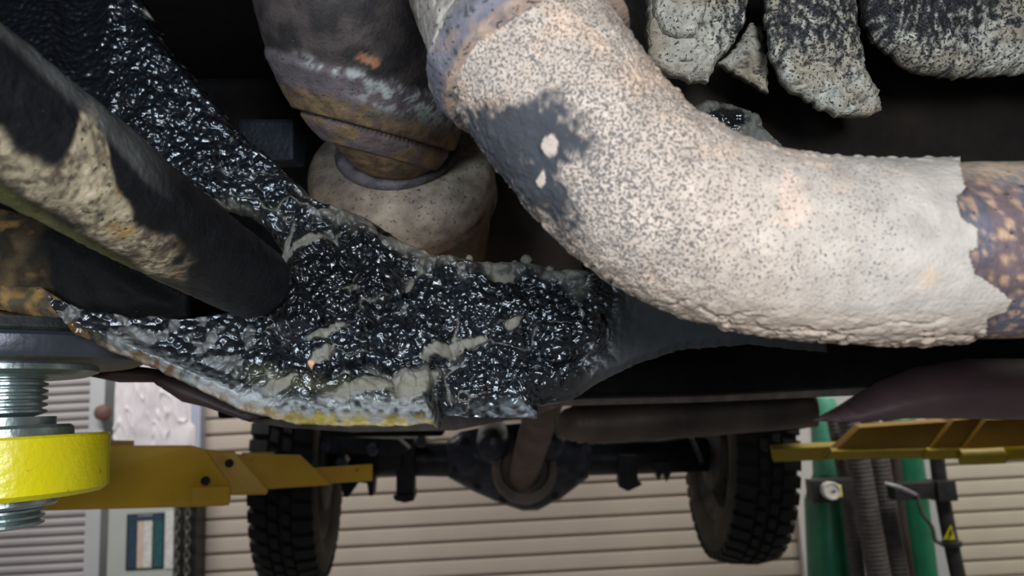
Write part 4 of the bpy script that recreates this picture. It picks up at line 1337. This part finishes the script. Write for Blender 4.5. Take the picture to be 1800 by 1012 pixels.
def blue_patch(px, py, f):
    a = fbm(f * 170, 88, 4)
    e = np.minimum(((px - 925) / 110) ** 2 + ((py - 245) / 78) ** 2, ((px - 905 - (py - 290) * 0.85) / 52) ** 2 + ((py - 300) / 115) ** 2)
    p = smooth(1.45, 0.55, e + 1.9 * (a - .5) + 1.2 * (fbm(f * 620, 90, 2) - .5))
    for (sx, sy, a1, b1) in ((966, 257, 14, 22), (951, 318, 9, 17)):
        q = ((px - sx) / a1) ** 2 + ((py - sy) / b1) ** 2 + 2.0 * (fbm(f * 420, 89, 2) - .5)
        p = p * (1 - smooth(1.1, 0.9, q))
    return p


def crust_look(f, px, py, S, TH, h):
    b = fbm(f * 45, 91, 4)
    c = fbm(f * 160, 92, 4)
    col = mix(np.tile(np.array([0.47, 0.395, 0.335]), (len(f), 1)), np.array([0.43, 0.395, 0.35]), smooth(1250, 1600, px + 200 * (b - .5)))
    col = mix(col, np.array([0.58, 0.42, 0.31]), smooth(.56, .70, b) * 0.7)
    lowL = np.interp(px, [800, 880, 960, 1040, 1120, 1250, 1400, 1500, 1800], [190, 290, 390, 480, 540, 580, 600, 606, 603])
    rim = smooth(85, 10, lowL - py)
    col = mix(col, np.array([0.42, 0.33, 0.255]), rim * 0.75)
    p = blue_patch(px, py, f)
    col = mix(col, np.array([0.010, 0.018, 0.032]), p * 0.94)
    tear = 0.6 * smooth(1.1, 0.5, ((px - 1395 - (py - 330) * 0.1) / 26) ** 2 + ((py - 335) / 55) ** 2 + 3.5 * (c - .5))
    col = mix(col, np.array([0.60, 0.46, 0.38]), tear)
    # pitted on the bend, smoother plaster towards the straight
    sp = 0.60 - 0.24 * smooth(1150, 1450, px) + 0.18 * (c - .5) - 0.35 * smooth(480, 600, py) - 0.25 * smooth(1550, 1650, px)
    sp = sp + 0.15 * np.exp(-((px - 1000) / 130) ** 2 - ((py - 290) / 150) ** 2) - 0.5 * p + 0.4 * p * (1 - p)
    for (sx, sy, a1, b1) in ((966, 257, 17, 25), (951, 318, 12, 20)):
        sp = sp - 0.9 * smooth(1.3, 0.9, ((px - sx) / a1) ** 2 + ((py - sy) / b1) ** 2)
    return col, dirt3(np.full(len(f), 0.9), np.clip(sp, 0.0, 0.95), 0.0)


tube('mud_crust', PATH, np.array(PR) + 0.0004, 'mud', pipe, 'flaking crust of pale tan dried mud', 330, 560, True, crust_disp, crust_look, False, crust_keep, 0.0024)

# stray crumbs stuck to the crust
for (bx, by, r) in ((1172, 160, 7), (1147, 132, 5), (1291, 238, 7), (1300, 246, 5), (1160, 150, 4), (1215, 212, 5)):
    c = P(bx, by, 0.238)
    r = r * 0.238 / F
    lathe('mud_crumb', c, (0.1, 0.2, 1), [(0.0, -r), (r * .75, -r * .65), (r, 0), (r * .7, r * .7), (0.0, r)], 'mud', pipe, None, 10,
          look=lambda f, px, py, h: (np.tile(np.array([0.48, 0.42, 0.33]), (len(f), 1)), dirt3(np.full(len(f), .9), .1, 0)), sharp=0)


# collar where the wide upper pipe slips over the bend
def collar_look(f, px, py, S, TH, h):
    a = fbm(f * 130, 95, 4)
    b = fbm(f * 330, 96, 3)
    e = S.max() - S                              # metres back from the collar's open end
    col = mix(np.tile(np.array([0.145, 0.14, 0.17]), (len(f), 1)), np.array([0.22, 0.165, 0.145]), smooth(.48, .66, a))
    col = mix(col, np.array([0.34, 0.24, 0.17]), smooth(0.0025, 0.0005, e + 0.003 * (a - .5)) * 0.7)
    col = mix(col, np.array([0.09, 0.09, 0.11]), smooth(.55, .65, b) * 0.6)
    up_ = smooth(0.0085, 0.0105, e + 0.006 * (a - .5))
    uc = mix(np.tile(np.array([0.21, 0.19, 0.17]), (len(f), 1)), np.array([0.44, 0.41, 0.36]), smooth(0.48, 0.54, a))
    uc = mix(uc, np.array([0.13, 0.095, 0.075]), smooth(0.030, 0.045, e + 0.02 * (a - .5)) * 0.85)
    col = mix(col, uc, up_)
    crack = np.exp(-((e - 0.0085 - 0.003 * (b - .5)) / 0.0006) ** 2) * smooth(930, 980, px)
    col = mix(col, np.array([0.02, 0.015, 0.012]), crack)
    return col, dirt3(np.full(len(f), .8), .4, 0)


CP = np.array(PATH)[:4]
ck = catmull(np.c_[P(CP[:, 0], CP[:, 1], CP[:, 2])], False, 20)
# up to just past the collar
s_ = [project(v[None])[1][0] for v in ck]
ck = np.array([v for v, y in zip(ck, s_) if y < 122])
sk = np.r_[0, np.cumsum(np.linalg.norm(np.diff(ck, axis=0), axis=1))]
ek_ = sk[-1] - sk
rc = 0.0325 + 0.0042 * smooth(0.016, 0.010, ek_) - 0.0020 * smooth(0.007, 0.0, ek_)
tube('pipe_collar', ck, rc, 'iron', pipe, 'heat-blued flared collar of the upper pipe', 150, 150, False,
     lambda f, px, py, S, TH: 0.0016 * (fbm(f * 140, 97, 4) - .5) + 0.0008 * (fbm(f * 480, 98, 3) - .5), collar_look, pixel=False)

# ------------------------------------------------ mud-caked transfer case ribs, upper right
def cast_crack(px, py):
    n3 = p3(px, py, 1.0)
    return np.exp(-((fbm(n3 / np.array([46, 15, 1]), 105, 3) - 0.5) / 0.016) ** 2) * smooth(0.46, 0.56, fbm(n3 / 50 + 7, 106, 2))


def cast_look(tarness):
    def f(px, py, ed, front, h):
        n3 = p3(px, py, 1.0)
        a = fbm(n3 / np.array([6, 11, 1]), 101, 4)
        b = fbm(n3 / 60, 102, 3)
        k = tarness(px, py)
        col = np.tile(np.array([0.50, 0.50, 0.44]), (len(px), 1))
        col = mix(col, np.array([0.40, 0.365, 0.29]), smooth(.45, .65, b))
        t = smooth(0.66, 0.42, a + 0.5 * (1 - k) - 0.1 + 0.25 * (b - .5))
        t = np.maximum(t, cast_crack(px, py) * 0.9)
        col = mix(col, np.array([0.022, 0.024, 0.028]), t)
        return col, dirt3(0.88 - 0.40 * t, 0.33 + 0.36 * k, 0.4 * t)
    return f


def cast_h(amp, wdt, seed):
    def f(px, py, ed):
        n3 = p3(px, py, 1.0)
        t = np.clip(ed / wdt, 0, 1)
        h = amp * np.sqrt(1 - (1 - t) ** 2)
        h = h + 0.007 * (fbm(n3 / 40, seed, 4) - .5) + 0.0030 * (fbm(n3 / np.array([8, 15, 1]), seed + 3, 3) - .5)
        h = h + 0.004 * (fbm(n3 / np.array([50, 14, 1]), seed + 5, 2) - .5) * smooth(60, 150, py)
        return h - 0.0028 * cast_crack(px, py)
    return f


case = slab('transfer_case', [(1505, -80), (1512, 30), (1530, 62), (1560, 92), (1610, 128), (1680, 136), (1800, 128), (2000, 125), (2250, 118), (2300, 60), (2300, -80)], lambda x, y: 0.40 + 0 * x, 0.16, 3, 'cast', V,
            cast_h(0.014, 40, 110), cast_look(lambda px, py: 0.25 + smooth(1850, 1540, px) * 0.45 + smooth(110, 20, py) * 0.35), 'big mottled mud-caked casting of the transfer case', jag=4, seed=3)
slab('case_rib', [(1340, -80), (1345, 20), (1352, 90), (1376, 146), (1425, 178), (1470, 200), (1520, 204), (1550, 198), (1540, 160), (1520, 110), (1508, 50), (1505, -80)], lambda x, y: 0.385 + 0 * x, 0.05, 3.5, 'cast', case,
     cast_h(0.006, 22, 120), cast_look(lambda px, py: 0.15 + 0.7 * smooth(170, 60, py)), 'rib with layered cracked mud', jag=4, seed=4)
slab('case_rib', [(1262, 112), (1292, 88), (1318, 40), (1340, 42), (1348, 90), (1352, 161), (1310, 138)], lambda x, y: 0.42 + 0 * x, 0.04, 3.5, 'cast', case,
     cast_h(0.004, 30, 130), cast_look(lambda px, py: 0.05 + 0 * px), 'pale triangular web between two ribs', jag=4, seed=5)
slab('case_rib', [(1142, -80), (1137, 60), (1143, 112), (1180, 130), (1215, 142), (1243, 143), (1262, 108), (1290, 75), (1312, 35), (1318, -80)], lambda x, y: 0.375 + 0 * x, 0.05, 3.5, 'cast', case,
     cast_h(0.005, 16, 140), cast_look(lambda px, py: smooth(1200, 1280, px - 0.2 * py) * 0.75), 'square-ended rib with a raised block', jag=3, seed=6)
slab('rib_block', [(1146, -80), (1148, 30), (1165, 58), (1190, 68), (1225, 66), (1240, 20), (1250, -80)], lambda x, y: 0.368 + 0 * x, 0.03, 3.5, 'cast', case,
     cast_h(0.005, 12, 150), cast_look(lambda px, py: 0.15 + 0 * px), None, seed=7)
slab('case_underside', [(1100, -60), (2800, -60), (2800, 300), (1700, 300), (1420, 290), (1290, 245), (1190, 170), (1100, 60)], lambda x, y: 0.52 + 0 * x, 0.08, 12, 'darkbrown', V, None, None, 'dark brown underside behind the ribs')  # shadow under the casting is put into its dark colour
slab('mount_bar', [(1218, 190), (1240, 176), (1290, 185), (1335, 200), (1345, 232), (1380, 262), (1300, 265), (1230, 220)], lambda x, y: 0.43 + 0 * x, 0.05, 4, 'tar', V,
     cast_h(0.006, 18, 160), lambda px, py, ed, f, h: (mix(np.tile(np.array([0.16, 0.165, 0.14]), (len(px), 1)), np.array([0.008, 0.009, 0.011]), smooth(1.3, .8, ((px - 1272) / 38) ** 2 + ((py - 212) / 20) ** 2 + 1.2 * (fbm(p3(px, py, 9), 9, 3) - .5))),
                                                       dirt3(np.where(np.hypot(px - 1272, py - 212) < 34, .25, .85), .2, .6)), 'mud-grey mount bar with a blob of tar', seed=8)
